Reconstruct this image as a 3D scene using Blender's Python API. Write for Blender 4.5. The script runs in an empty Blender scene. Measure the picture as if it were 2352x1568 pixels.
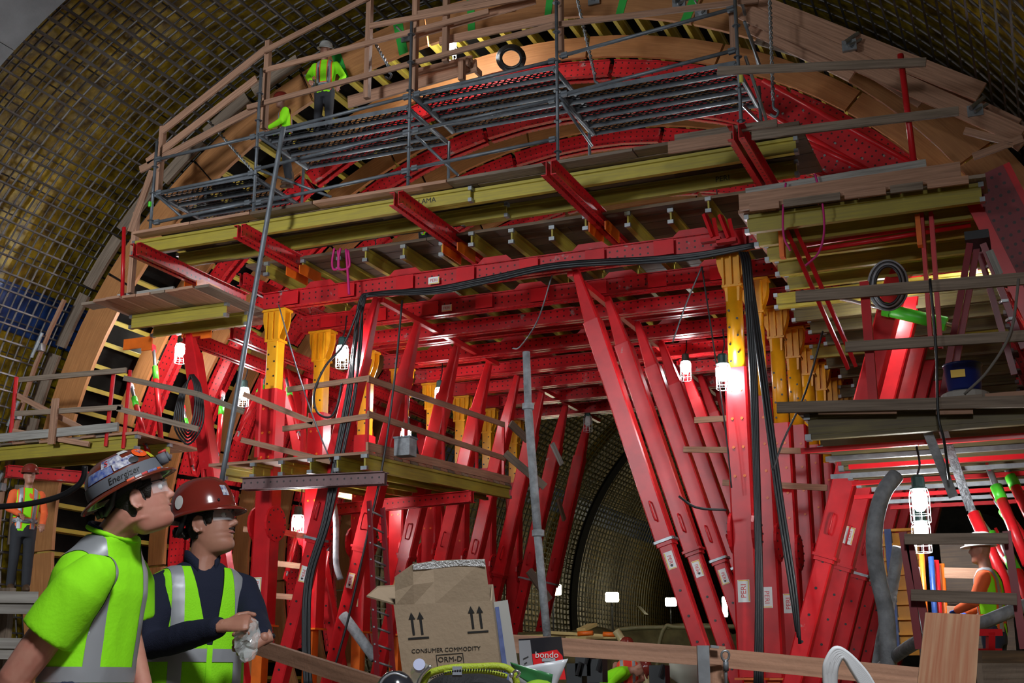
import bpy, math, random
from mathutils import Vector, Matrix, noise
from math import sin, cos, pi, radians as rad
random.seed(7)
SC = bpy.context.scene
COL = SC.collection

# ---------------------------------------------------------------- camera
YAW, PIT, FPX = rad(23.0), rad(15.05), 2900.0
cam_d = bpy.data.cameras.new('camera')
cam_d.sensor_width = 36.0
cam_d.lens = FPX / 2352 * 36.0
cam_d.clip_start, cam_d.clip_end = 0.1, 300
cam = bpy.data.objects.new('camera', cam_d)
COL.objects.link(cam)
cam.rotation_euler = (pi / 2 + PIT, 0, YAW)
SC.camera = cam

# ---------------------------------------------------------------- world, exposure, large lights
W = bpy.data.worlds.new('world'); SC.world = W
W.use_nodes = True
W.node_tree.nodes['Background'].inputs[0].default_value = (0.55, 0.62, 0.75, 1)
W.node_tree.nodes['Background'].inputs[1].default_value = 0.05
SC.view_settings.view_transform = 'Standard'
SC.view_settings.look = 'None'
SC.view_settings.gamma = 1.0
SC.view_settings.use_curve_mapping = False
SC.view_settings.exposure = 0.3

def area_light(name, loc, target, size, power, col=(1, 1, 1), spread=180):
    d = bpy.data.lights.new(name, 'AREA'); d.shape = 'DISK'
    d.spread = rad(spread); d.size = size; d.energy = power; d.color = col
    o = bpy.data.objects.new(name, d); COL.objects.link(o)
    o.location = loc
    o.rotation_euler = (Vector(target) - Vector(loc)).to_track_quat('-Z', 'Y').to_euler()
    return o
# unseen fill lights, added for the ambient light coming from behind the photographer
area_light('unseen_fill_light', (-10, -4, 7.2), (-15.5, 16.5, 6), 2.0, 300, (0.88, 0.95, 1), 78)
area_light('unseen_fill_light', (-11, 0, 6.0), (-9.5, 17, 6.5), 2.0, 150, (0.88, 0.95, 1), 85)
area_light('unseen_fill_light', (0.4, 1.0, 4.2), (-2.2, 5, 0.2), 1.0, 260, (0.95, 0.97, 1))

# ---------------------------------------------------------------- helpers
CX, CZ = -8.05, 2.75                   # axis of the vault
_F = Vector((-sin(YAW) * cos(PIT), cos(YAW) * cos(PIT), sin(PIT)))
_R = Vector((cos(YAW), sin(YAW), 0))
_U = Vector((sin(YAW) * sin(PIT), -cos(YAW) * sin(PIT), cos(PIT)))
def at(px, py, X=None, Y=None, Z=None, D=None, R=None):
    """survey helper: the point of the site seen along a sight line, on a given plane X / Y / Z, at depth D or on the vault of radius R"""
    r = _F + _R * ((px - 1176) / FPX) - _U * ((py - 784) / FPX)
    if X is not None: t = X / r.x
    elif Y is not None: t = Y / r.y
    elif Z is not None: t = Z / r.z
    elif R is not None:
        a = r.x**2 + r.z**2; b = -2 * (r.x * CX + r.z * CZ); c = CX * CX + CZ * CZ - R * R
        t = (-b + math.sqrt(max(0, b * b - 4 * a * c))) / 2 / a
    else: t = D
    return r * t
def V(*a): return Vector(a)
def Rf(R, a): return R + 0.5 * sin(a)**2       # the vault is a horseshoe, wider at the springing
def vp(x, y, R, Y):                     # unused angle helper for the vault: angle from the crown, + to the right
    return Vector((CX + R * sin(x), Y, CZ + R * cos(x)))

class G:
    """collects geometry for ONE mesh object"""
    def __init__(s): s.v = []; s.f = []; s.uv = []
    def face(s, idx, uvs=None):
        s.f.append(tuple(idx)); s.uv.append(uvs or [(0, 0)] * len(idx))
    def prism(s, prof, a, b, up=(0, 0, 1), caps=True, prof2=None, closed=True):
        a, b, up = Vector(a), Vector(b), Vector(up)
        t = (b - a); L = t.length
        if L < 1e-6: return s
        t /= L
        side = t.cross(up)
        if side.length < 1e-4: side = t.cross(Vector((1, 0, 0)))
        side.normalize(); w = side.cross(t)
        n = len(prof); i0 = len(s.v); p2 = prof2 or prof
        for u, v in prof: s.v.append(a + side * u + w * v)
        for u, v in p2: s.v.append(b + side * u + w * v)
        acc = 0.0; u0 = random.random() * 7
        for i in range(n if closed else n - 1):
            j = (i + 1) % n
            d = math.hypot(prof[j][0] - prof[i][0], prof[j][1] - prof[i][1])
            s.face((i0 + i, i0 + j, i0 + n + j, i0 + n + i), [(u0, acc), (u0, acc + d), (u0 + L, acc + d), (u0 + L, acc)])
            acc += d
        if caps and closed:
            s.face([i0 + i for i in range(n)][::-1], [(u0, 0)] * n); s.face([i0 + n + i for i in range(n)], [(u0 + L, 0)] * n)
        return s
    def bar(s, a, b, w, h, up=(0, 0, 1)):
        return s.prism([(-w/2, -h/2), (w/2, -h/2), (w/2, h/2), (-w/2, h/2)], a, b, up)
    def box(s, c, sx, sy, sz):
        c = Vector(c); return s.prism([(-sx/2, -sz/2), (sx/2, -sz/2), (sx/2, sz/2), (-sx/2, sz/2)], c - V(0, sy/2, 0), c + V(0, sy/2, 0))
    def tube(s, pts, r, n=8, caps=True, closed=False):
        pts = [Vector(p) for p in pts]; m = len(pts); i0 = len(s.v)
        rs = r if isinstance(r, (list, tuple)) else [r] * m
        ref = None
        for k in range(m):
            if closed: t = pts[(k + 1) % m] - pts[k - 1]
            else: t = pts[min(k + 1, m - 1)] - pts[max(k - 1, 0)]
            t.normalize()
            if ref is None:
                ref = t.orthogonal().normalized()
            ref = (ref - t * ref.dot(t))
            if ref.length < 1e-5: ref = t.orthogonal()
            ref.normalize(); q = t.cross(ref)
            for i in range(n):
                a = 2 * pi * i / n
                s.v.append(pts[k] + (ref * cos(a) + q * sin(a)) * rs[k])
        for k in range(m if closed else m - 1):
            k2 = (k + 1) % m
            for i in range(n):
                j = (i + 1) % n
                s.face((i0 + k*n + i, i0 + k*n + j, i0 + k2*n + j, i0 + k2*n + i))
        if caps and not closed:
            s.face([i0 + i for i in range(n)][::-1]); s.face([i0 + (m-1)*n + i for i in range(n)])
        return s
    def loft(s, rings, capa=True, capb=True):
        """rings: lists of points, all the same count"""
        i0 = len(s.v); n = len(rings[0])
        for r in rings: s.v.extend(Vector(p) for p in r)
        for k in range(len(rings) - 1):
            for i in range(n):
                j = (i + 1) % n
                s.face((i0 + k*n + i, i0 + k*n + j, i0 + (k+1)*n + j, i0 + (k+1)*n + i))
        if capa: s.face([i0 + i for i in range(n)][::-1])
        if capb: s.face([i0 + (len(rings)-1)*n + i for i in range(n)])
        return s
    def ball(s, c, rx, ry=None, rz=None, nu=12, nv=8, M=None):
        ry = ry or rx; rz = rz or rx; c = Vector(c); rings = []
        for k in range(1, nv):
            th = pi * k / nv
            ring = [Vector((rx * sin(th) * cos(2*pi*i/nu), ry * sin(th) * sin(2*pi*i/nu), -rz * cos(th))) for i in range(nu)]
            rings.append([c + (M @ p if M else p) for p in ring])
        return s.loft(rings)
    def lathe(s, prof, c, axis=(0, 0, 1), n=16):
        """prof: (radius, height) along axis from c"""
        ax = Vector(axis).normalized(); e = ax.orthogonal().normalized(); q = ax.cross(e); c = Vector(c)
        return s.loft([[c + ax * h + (e * cos(2*pi*i/n) + q * sin(2*pi*i/n)) * max(r, 1e-4) for i in range(n)] for r, h in prof])
    def arc(s, R0, R1, Y0, Y1, a0, a1, n=8, c=(CX, CZ)):
        """box-section arc about the tunnel axis, angles in degrees from the crown"""
        rings = []
        for k in range(n + 1):
            a = rad(a0 + (a1 - a0) * k / n)
            rings.append([V(c[0] + Rf(R, a) * sin(a), Y, c[1] + Rf(R, a) * cos(a)) for R, Y in ((R0, Y0), (R1, Y0), (R1, Y1), (R0, Y1))])
        i0 = len(s.v)
        for r in rings: s.v.extend(r)
        Ls = [R1 - R0, abs(Y1 - Y0), R1 - R0, abs(Y1 - Y0)]
        u0 = random.random() * 9
        for k in range(n):
            acc = 0; ua = u0 + R1 * rad(abs(a1 - a0)) * k / n; ub = u0 + R1 * rad(abs(a1 - a0)) * (k + 1) / n
            for i in range(4):
                j = (i + 1) % 4
                s.face((i0+k*4+i, i0+k*4+j, i0+k*4+4+j, i0+k*4+4+i), [(ua, acc), (ua, acc + Ls[i]), (ub, acc + Ls[i]), (ub, acc)])
                acc += Ls[i]
        s.face((i0+3, i0+2, i0+1, i0)); s.face((i0+n*4, i0+n*4+1, i0+n*4+2, i0+n*4+3))
        return s
    def quad(s, a, b, c, d):
        i = len(s.v); s.v += [Vector(a), Vector(b), Vector(c), Vector(d)]
        s.face((i, i+1, i+2, i+3), [(0, 0), (1, 0), (1, 1), (0, 1)]); return s

LOC = {}
def mesh_of(name, g, off=None):
    me = bpy.data.meshes.new(name)
    off = off or Vector((0, 0, 0))
    me.from_pydata([tuple(p - off) for p in g.v], [], g.f)
    uvl = me.uv_layers.new(name='UVMap')
    flat = [c for face in g.uv for uv in face for c in uv]
    if len(flat) == len(uvl.data) * 2: uvl.data.foreach_set('uv', flat)
    return me
def islands(g):
    par = list(range(len(g.v)))
    def find(i):
        while par[i] != i: par[i] = par[par[i]]; i = par[i]
        return i
    for f in g.f:
        r = find(f[0])
        for k in f[1:]: par[find(k)] = r
    out = {}
    for f, u in zip(g.f, g.uv):
        h, mp = out.setdefault(find(f[0]), (G(), {}))
        idx = []
        for k in f:
            if k not in mp: mp[k] = len(h.v); h.v.append(g.v[k])
            idx.append(mp[k])
        h.f.append(tuple(idx)); h.uv.append(u)
    return [h for h, _ in out.values()]
def obj(name, g, mat, parent=None, smooth=False, kind=None, label=None, split=False):
    if split:
        for h in islands(g): o = obj(name, h, mat, parent, smooth, kind, label)
        return o
    loc = LOC.get(parent.name, Vector()) if parent else Vector()
    me = mesh_of(name, g, loc)
    if mat: me.materials.append(mat)
    if smooth: me.polygons.foreach_set('use_smooth', [True] * len(me.polygons))
    o = bpy.data.objects.new(name, me); COL.objects.link(o)
    if parent:
        o.parent = parent; LOC[o.name] = loc
    if kind: o['kind'] = kind
    if label: o['label'] = label
    return o
def tag(o, label=None, cat=None, group=None, kind=None):
    if label: o['label'] = label
    if cat: o['category'] = cat
    if group: o['group'] = group
    if kind: o['kind'] = kind
    return o
def thing(name, label, cat, loc=(0, 0, 0), group=None):
    o = bpy.data.objects.new(name, None); COL.objects.link(o)
    o.empty_display_size = 0.1; o.location = loc
    LOC[o.name] = Vector(loc)
    return tag(o, label, cat, group)
def solo(name, g, mat, label, cat, group=None, smooth=False):
    """a thing that is one mesh; origin moved to its base"""
    n = len(g.v); lo = Vector((sum(p.x for p in g.v)/n, sum(p.y for p in g.v)/n, min(p.z for p in g.v)))
    me = mesh_of(name, g, lo); me.materials.append(mat)
    if smooth: me.polygons.foreach_set('use_smooth', [True] * len(me.polygons))
    o = bpy.data.objects.new(name, me); COL.objects.link(o); o.location = lo
    LOC[o.name] = lo
    return tag(o, label, cat, group)
ORD = ['first', 'second', 'third', 'fourth', 'fifth', 'sixth', 'seventh', 'eighth', 'ninth', 'tenth', 'eleventh', 'twelfth', 'thirteenth', 'fourteenth', 'fifteenth', 'sixteenth']
def autosmooth(o, ang=40):
    me = o.data
    me.polygons.foreach_set('use_smooth', [True] * len(me.polygons))
    try: me.set_sharp_from_angle(angle=rad(ang))
    except Exception: pass
    return o
def curve_pts(pts, n=6):
    """Catmull-Rom through points"""
    P = [Vector(p) for p in pts]; P = [P[0]*2 - P[1]] + P + [P[-1]*2 - P[-2]]; out = []
    for i in range(1, len(P) - 2):
        for k in range(n):
            t = k / n
            out.append(0.5 * ((2*P[i]) + (P[i+1]-P[i-1])*t + (2*P[i-1]-5*P[i]+4*P[i+1]-P[i+2])*t*t + (3*P[i]-P[i-1]-3*P[i+1]+P[i+2])*t**3))
    out.append(P[-2]); return out

# ---------------------------------------------------------------- materials
def M(name, col, rough=0.6, metal=0.0, var=0.0, grain=None, wear=None, holes=None, bump=0.0, bscale=20, spec=0.5, noise_scale=3.0, rnd=0.0, emit=None, estr=0, coat=0, trans=0, alpha=1, col2=None):
    m = bpy.data.materials.new(name); m.use_nodes = True
    nt = m.node_tree; N = nt.nodes; L = nt.links
    b = N['Principled BSDF']
    b.inputs['Roughness'].default_value = rough; b.inputs['Metallic'].default_value = metal
    b.inputs['Specular IOR Level'].default_value = spec
    if coat: b.inputs['Coat Weight'].default_value = coat
    if trans: b.inputs['Transmission Weight'].default_value = trans
    if alpha < 1: b.inputs['Alpha'].default_value = alpha
    if emit: b.inputs['Emission Color'].default_value = (*emit, 1); b.inputs['Emission Strength'].default_value = estr
    c4 = (*col, 1)
    cur = None
    def mix(fac, A, B, mode='MIX'):
        n = N.new('ShaderNodeMix'); n.data_type = 'RGBA'; n.blend_type = mode
        for sock, val in ((n.inputs['Factor'], fac), (n.inputs['A'], A), (n.inputs['B'], B)):
            if isinstance(val, (int, float)): sock.default_value = val
            elif isinstance(val, tuple): sock.default_value = val
            else: L.new(val, sock)
        return n.outputs['Result']
    def ramp(fac, stops):
        n = N.new('ShaderNodeValToRGB'); L.new(fac, n.inputs[0])
        e = n.color_ramp.elements
        while len(e) < len(stops): e.new(0.5)
        for el, (p, c) in zip(e, stops): el.position = p; el.color = (c, c, c, 1)
        return n.outputs[0]
    tc = N.new('ShaderNodeTexCoord'); geo = N.new('ShaderNodeNewGeometry')
    def nz(scale, detail=4, vec=None, rough_=0.55):
        n = N.new('ShaderNodeTexNoise'); n.inputs['Scale'].default_value = scale; n.inputs['Detail'].default_value = detail; n.inputs['Roughness'].default_value = rough_
        L.new(vec if vec is not None else geo.outputs['Position'], n.inputs['Vector']); return n.outputs['Fac']
    cur = c4
    if var:
        c2 = (*(col2 or tuple(max(0, c * (1 - var)) for c in col)), 1)
        cur = mix(ramp(nz(noise_scale, 5), [(0.35, 0), (0.65, 1)]), c4, c2)
    if grain:
        mp = N.new('ShaderNodeMapping'); L.new(tc.outputs['UV'], mp.inputs['Vector'])
        mp.inputs['Scale'].default_value = (1.5, 38, 1)
        oi = N.new('ShaderNodeObjectInfo'); cmb = N.new('ShaderNodeCombineXYZ'); mul = N.new('ShaderNodeMath'); mul.operation = 'MULTIPLY'; mul.inputs[1].default_value = 31.0
        L.new(oi.outputs['Random'], mul.inputs[0]); L.new(mul.outputs[0], cmb.inputs[0]); L.new(mul.outputs[0], cmb.inputs[1]); L.new(cmb.outputs[0], mp.inputs['Location'])
        gf = nz(1.0, 4, mp.outputs[0])
        cur = mix(ramp(gf, [(0.38, 0), (0.66, 1)]), cur, (*grain, 1))
    if rnd:
        oi2 = N.new('ShaderNodeObjectInfo')
        mr = N.new('ShaderNodeMapRange'); L.new(oi2.outputs['Random'], mr.inputs[0]); mr.inputs[3].default_value = 1 - rnd; mr.inputs[4].default_value = 1 + rnd
        hs = N.new('ShaderNodeHueSaturation'); L.new(mr.outputs[0], hs.inputs['Value'])
        if isinstance(cur, tuple): hs.inputs['Color'].default_value = cur
        else: L.new(cur, hs.inputs['Color'])
        cur = hs.outputs[0]
    if wear:
        wc, amt, ws = wear
        cur = mix(ramp(nz(ws, 8, None, 0.68), [(1 - amt - 0.03, 0), (1 - amt + 0.03, 1)]), cur, (*wc, 1))
    if holes:                                # (spacing along, row offset positions in v, radius, colour)
        sp, r, hc = holes
        sep = N.new('ShaderNodeSeparateXYZ'); L.new(tc.outputs['UV'], sep.inputs[0])
        def m2(op, a, bb=None):
            n = N.new('ShaderNodeMath'); n.operation = op
            for i, x in enumerate((a, bb)):
                if x is None: continue
                if isinstance(x, (int, float)): n.inputs[i].default_value = x
                else: L.new(x, n.inputs[i])
            return n.outputs[0]
        fu = m2('SUBTRACT', m2('FRACT', m2('DIVIDE', sep.outputs[0], sp)), 0.5)
        fv = m2('SUBTRACT', m2('FRACT', m2('DIVIDE', sep.outputs[1], 0.10)), 0.5)
        d = m2('SQRT', m2('ADD', m2('POWER', m2('MULTIPLY', fu, sp), 2.0), m2('POWER', m2('MULTIPLY', fv, 0.10), 2.0)))
        cur = mix(m2('LESS_THAN', d, r), cur, (*hc, 1))
    if isinstance(cur, tuple): b.inputs['Base Color'].default_value = cur
    else: L.new(cur, b.inputs['Base Color'])
    if bump:
        bn = N.new('ShaderNodeBump'); bn.inputs['Strength'].default_value = bump; bn.inputs['Distance'].default_value = 0.02
        L.new(nz(bscale, 4), bn.inputs['Height']); L.new(bn.outputs[0], b.inputs['Normal'])
    return m
RED = (0.62, 0.012, 0.018)
m_red = M('red_paint', RED, 0.34, spec=.35, wear=((0.30, 0.24, 0.23), 0.30, 2.3), var=0.25, rnd=0.08)
m_redb = M('red_paint_clean', RED, 0.33, spec=.35, var=0.2, rnd=0.06)
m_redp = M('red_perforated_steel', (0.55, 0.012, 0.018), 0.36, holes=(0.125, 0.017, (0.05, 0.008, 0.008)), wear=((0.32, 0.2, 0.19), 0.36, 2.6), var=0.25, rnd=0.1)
m_maroon = M('maroon_fibreglass', (0.22, 0.012, 0.02), 0.4, var=0.2)
m_orange = M('orange_paint', (0.85, 0.16, 0.01), 0.4, var=0.25)
m_yel = M('yellow_paint', (0.85, 0.36, 0.01), 0.3, var=0.2)
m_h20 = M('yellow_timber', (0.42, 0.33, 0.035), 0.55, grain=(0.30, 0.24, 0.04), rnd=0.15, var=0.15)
m_lum = M('lumber', (0.42, 0.225, 0.14), 0.7, grain=(0.27, 0.14, 0.085), rnd=0.15, bump=0.15, bscale=40)
m_lumg = M('weathered_lumber', (0.25, 0.185, 0.135), 0.75, grain=(0.14, 0.10, 0.07), rnd=0.2, bump=0.15, bscale=40)
m_lumgrey = M('grey_lumber', (0.34, 0.32, 0.29), 0.75, grain=(0.2, 0.18, 0.16), rnd=0.15)
m_ply = M('plywood', (0.46, 0.20, 0.065), 0.6, grain=(0.33, 0.13, 0.04), rnd=0.12, var=0.2)
m_plyd = M('dark_plywood', (0.15, 0.09, 0.05), 0.6, grain=(0.07, 0.045, 0.03), rnd=0.35, var=0.3)
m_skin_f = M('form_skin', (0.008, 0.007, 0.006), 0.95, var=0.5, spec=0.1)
m_galv = M('galvanised_steel', (0.36, 0.38, 0.40), 0.42, 0.75, var=0.3, noise_scale=9)
m_galvd = M('dull_scaffold_steel', (0.17, 0.185, 0.205), 0.5, 0.35, var=0.35, noise_scale=5, rnd=0.1)
m_sheet = M('dark_perforated_sheet', (0.05, 0.055, 0.065), 0.6, 0.2)
m_steel = M('bright_steel', (0.6, 0.6, 0.6), 0.25, 0.9)
m_rebar = M('rebar_steel', (0.17, 0.15, 0.14), 0.5, 0.35, var=0.4, noise_scale=4, rnd=0.15)
m_memb = M('yellow_membrane', (0.58, 0.38, 0.012), 0.48, var=0.8, col2=(0.12, 0.07, 0.008), noise_scale=4.2, bump=1.0, bscale=7)  # dark blotches also put depth shading between the bars into the membrane colour
m_blue = M('blue_membrane', (0.03, 0.09, 0.34), 0.4, var=0.6, noise_scale=3, bump=0.8, bscale=5)
m_conc = M('concrete', (0.22, 0.22, 0.225), 0.8, var=0.25, noise_scale=1.5, bump=0.2, bscale=30)
m_floor = M('muddy_floor', (0.13, 0.11, 0.07), 0.7, var=0.5, noise_scale=1.2, bump=0.6, bscale=6)
m_black = M('black_rubber', (0.012, 0.012, 0.014), 0.45)
m_green = M('green_sleeve', (0.08, 0.62, 0.03), 0.4)
m_paint = M('green_spray_mark', (0.02, 0.35, 0.04), 0.6)
m_white = M('white_sticker', (0.75, 0.75, 0.75), 0.5)
m_ink = M('black_ink', (0.015, 0.015, 0.015), 0.6)
m_rope = M('rope', (0.16, 0.14, 0.12), 0.8)
m_magenta = M('magenta_strap', (0.5, 0.01, 0.16), 0.6)
m_hose = M('grey_hose', (0.33, 0.34, 0.36), 0.75, var=0.45, noise_scale=7, bump=0.5, bscale=25)
m_tarp = M('olive_tarpaulin', (0.18, 0.16, 0.06), 0.6, var=0.4, noise_scale=4)
m_h20d = M('shaded_yellow_timber', (0.15, 0.115, 0.035), 0.6, grain=(0.08, 0.055, 0.025), rnd=0.25, var=0.3)  # darker copy of the yellow timber; dimness at the right platforms put into colour
m_redd = M('shaded_red_perforated_steel', (0.22, 0.006, 0.012), 0.5, holes=(0.125, 0.02, (0.03, 0.004, 0.004)), var=0.3)  # darker copy of the red steel, shade on the right edge beam painted in
m_bulb2 = M('lit_bulb_small', (1, 1, 1), 0.5, emit=(0.95, 0.98, 1), estr=150)
m_rebarf = M('yellow_lit_rebar', (0.15, 0.13, 0.045), 0.55, 0.2, var=0.4)  # olive tone carries the yellowish light on the far mat in its colour
m_bulb = M('lit_bulb', (1, 1, 1), 0.5, emit=(0.95, 0.98, 1), estr=330)
m_flood = M('lit_floodlight', (1, 1, 1), 0.5, emit=(1, 0.9, 0.6), estr=70)
m_socket = M('dark_green_socket', (0.02, 0.07, 0.06), 0.5)
m_cage = M('white_cage_wire', (0.75, 0.8, 0.78), 0.5)
# ================================================================ SETTING: vault, rebar mats, floor
YC = 13.4                                  # end of the finished concrete
def shell(R, Y0, Y1, a0, a1, n, m):
    g = G()
    for k in range(n + 1):
        a = rad(a0 + (a1 - a0) * k / n)
        for j in range(m + 1):
            g.v.append(V(CX + Rf(R, a) * sin(a), Y0 + (Y1 - Y0) * j / m, CZ + Rf(R, a) * cos(a)))
    for k in range(n):
        for j in range(m):
            i = k * (m + 1) + j
            g.face((i, i + 1, i + m + 2, i + m + 1))
    return g
wall_l = obj('wall_left', shell(9.75, 12.5, 100, -118, 0, 48, 40), m_memb, smooth=True, kind='structure')
wall_r = obj('wall_right', shell(9.75, 8.0, 100, 0, 118, 48, 40), m_memb, smooth=True, kind='structure')
obj('blue_seam', shell(9.72, 12.5, 100, -69.5, -64.5, 4, 20), m_blue, wall_l, smooth=True)
# rebar hoops and longitudinal bars (inner and outer mats); nearest ones as single bars, the far ones joined
def hoop(g, R, Y, a0, a1, r, n=30, sides=4):
    g.tube([V(CX + Rf(R, a) * sin(a), Y, CZ + Rf(R, a) * cos(a)) for a in [rad(a0 + (a1 - a0) * k / n) for k in range(n + 1)]], r, sides, caps=False)
for k in range(46):
    Y = YC + 0.15 + k * 0.36
    for R, w in ((9.22, 0.019), (9.5, 0.016)):
        if R > 9.4 and k > 26: continue
        obj('rebar_hoop', (lambda g: (hoop(g, R, Y + (0.1 if R > 9.4 else 0) + random.uniform(-.02, .02), -112, -6, w), g)[1])(G()), m_rebar, wall_l, smooth=True)
for k in range(48):
    Y = 8.5 + k * 0.36
    obj('rebar_hoop', (lambda g: (hoop(g, 9.22, Y, -6, 100, 0.019), g)[1])(G()), m_rebar, wall_r, smooth=True)
for k in range(62):
    a = -110 + k * 1.72
    g = G(); R = Rf(9.17, rad(a))
    g.tube([V(CX + R * sin(rad(a)), YC - 0.3, CZ + R * cos(rad(a))), V(CX + R * sin(rad(a)), 40, CZ + R * cos(rad(a)))], 0.021 if abs(a) > 42 else 0.028, 4)
    obj('rebar_bar', g, m_rebar, wall_l)
    if k % 2 == 0 or k > 50:
        g = G(); R = Rf(9.54, rad(a + .5))
        g.tube([V(CX + R * sin(rad(a + .5)), YC - 0.3, CZ + R * cos(rad(a + .5))), V(CX + R * sin(rad(a + .5)), 30, CZ + R * cos(rad(a + .5)))], 0.015, 4)
        obj('rebar_bar', g, m_rebar, wall_l)
for k in range(62):
    a = -4 + k * 1.72
    g = G(); R = Rf(9.17, rad(a))
    g.tube([V(CX + R * sin(rad(a)), 8, CZ + R * cos(rad(a))), V(CX + R * sin(rad(a)), 30, CZ + R * cos(rad(a)))], 0.021, 4)
    obj('rebar_bar', g, m_rebar, wall_r)
g = G()
for k in range(150):
    hoop(g, 9.22, 30 + k * 0.36, -112, -20, 0.03, 22, 3)
for k in range(80):
    a = -112 + k * 1.15
    g.tube([V(CX + Rf(9.27, rad(a)) * sin(rad(a)), 40, CZ + Rf(9.27, rad(a)) * cos(rad(a))), V(CX + Rf(9.27, rad(a)) * sin(rad(a)), 84, CZ + Rf(9.27, rad(a)) * cos(rad(a)))], 0.03, 3)
obj('distant_rebar_mat', g, m_rebarf, wall_l, kind='stuff')
# dark joint hoop in the far lining
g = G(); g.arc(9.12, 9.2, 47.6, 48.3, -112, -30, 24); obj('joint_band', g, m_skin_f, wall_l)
# finished concrete vault towards the photographer
g = G()
for j, (a0, a1) in enumerate(((-112, -72), (-72, -42), (-42, -12), (-12, 34))):
    for Y0, Y1 in ((-9, 2.4), (2.415, 13.4)):
        obj('concrete_panel', G().arc(8.86, 9.7, Y0, Y1, a0 + 0.04, a1 - 0.04, 12), m_conc, wall_l)
ceil = None
# floor
g = G(); g.box((-8, 45, -1.75), 24, 118, 0.5); floor_o = obj('floor', g, m_floor, kind='structure')
# end of the far tunnel
g = G(); g.box((-8, 99, 4), 22, 0.3, 20); obj('wall_back', g, m_floor, kind='structure')
# rock wall and concrete behind the photographer
g = G(); g.box((-8, -9.2, 4), 22, 0.3, 20); obj('wall_front', g, m_conc, kind='structure')
g = G(); g.arc(8.86, 9.3, -9, 8, 34, 112, 16); obj('wall_right_concrete', g, m_conc, wall_r)
# ================================================================ GANTRY: frames of heavy struts, girders, posts
FY = [18.0, 19.53, 21.2, 22.7, 24.15, 25.6, 27.1, 28.7]
m_redp2 = m_redp
def cprof(h, fl, t, sgn):                       # channel profile, web towards the pair's gap
    x0, x1 = 0.03 * sgn, (0.03 + fl) * sgn
    p = [(x0, -h/2), (x1, -h/2), (x1, -h/2 + t), (x0 + t * sgn, -h/2 + t), (x0 + t * sgn, h/2 - t), (x1, h/2 - t), (x1, h/2), (x0, h/2)]
    return p if sgn > 0 else p[::-1]
def double_channel(name, a, b, h, parent, mat, fl=0.075, up=(0, 0, 1)):
    for s in (1, -1):
        obj(name, G().prism(cprof(h, fl, 0.014, s), a, b, up), mat, parent)
def iprof(h=0.2, w=0.08, t=0.045, web=0.028):
    return [(-w/2, -h/2), (w/2, -h/2), (w/2, -h/2 + t), (web/2, -h/2 + t + .008), (web/2, h/2 - t - .008), (w/2, h/2 - t), (w/2, h/2), (-w/2, h/2),
            (-w/2, h/2 - t), (-web/2, h/2 - t - .008), (-web/2, -h/2 + t + .008), (-w/2, -h/2 + t)]
def h20(parent, a, b, up=(0, 0, 1), caps=True, h=0.2, w=0.08, mat=None, name='timber_beam'):
    a, b = Vector(a), Vector(b); t = (b - a).normalized()
    o = obj(name, G().prism(iprof(h, w), a, b, up), mat or m_h20, parent)
    if caps:
        g = G()
        for p, s in ((a, -1), (b, 1)):
            for q in (-1, 1):
                c = p + t * (0.004 * s) + Vector(up) * (q * (h/2 - .025))
                g.bar(c - t * 0.03, c + t * 0.03, w + .012, 0.06, up)
        obj('end_cap', g, m_galv, o, split=True)
    return o
def text_mesh(name, s, size, mat, parent, M4, ext=0.0005, align='CENTER'):
    cu = bpy.data.curves.new(name, 'FONT'); cu.body = s; cu.size = size; cu.extrude = ext; cu.align_x = align; cu.align_y = 'CENTER'; cu.resolution_u = 2
    tmp = bpy.data.objects.new('tmp', cu); COL.objects.link(tmp)
    me = bpy.data.meshes.new_from_object(tmp.evaluated_get(bpy.context.evaluated_depsgraph_get()))
    bpy.data.objects.remove(tmp); bpy.data.curves.remove(cu)
    me.transform(M4)
    top = parent
    off = LOC.get(parent.name, Vector())
    me.transform(Matrix.Translation(-off))
    me.materials.clear(); me.materials.append(mat); me.name = name
    o = bpy.data.objects.new(name, me); COL.objects.link(o); o.parent = parent; LOC[o.name] = off
    return o
def frame_matrix(o, x, y):
    """matrix with local x, y axes in world and z = normal, at o"""
    x = Vector(x).normalized(); z = x.cross(Vector(y)).normalized(); y = z.cross(x)
    m = Matrix((x, y, z)).transposed().to_4x4(); m.translation = Vector(o); return m
m_stickr = M('red_lettering', (0.6, 0.02, 0.02), 0.5)
m_sticky = M('yellow_frame_print', (0.8, 0.5, 0.03), 0.5)
def peri(parent, c, along, right, L=0.42, Wd=0.24):
    """white sticker with red capitals in a yellow frame, reading along `along`"""
    along, right, c = Vector(along).normalized(), Vector(right).normalized(), Vector(c)
    nrm = along.cross(right)                   # outward
    M4 = frame_matrix(c, along, right)
    n = M4.to_3x3() @ Vector((0, 0, 1))
    st = obj('sticker', G().quad(c - along*L/2 - right*Wd/2 + n*.004, c + along*L/2 - right*Wd/2 + n*.004, c + along*L/2 + right*Wd/2 + n*.004, c - along*L/2 + right*Wd/2 + n*.004), m_white, parent)
    M5 = M4.copy(); M5.translation = c + n * .007
    text_mesh('lettering', 'PERI', Wd * 0.62, m_stickr, st, M5)
    g = G(); e = .012
    a0, a1, b0, b1 = -L*.46, L*.46, -Wd*.42, Wd*.42
    def strip(p, q, w):
        g.bar(c + along*p[0] + right*p[1] + n*.006, c + along*q[0] + right*q[1] + n*.006, w, .002, n)
    strip((a0, b0), (a1, b0), e); strip((a1, b0), (a1, b1), e)
    obj('print_frame', g, m_sticky, st)
    return st

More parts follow.
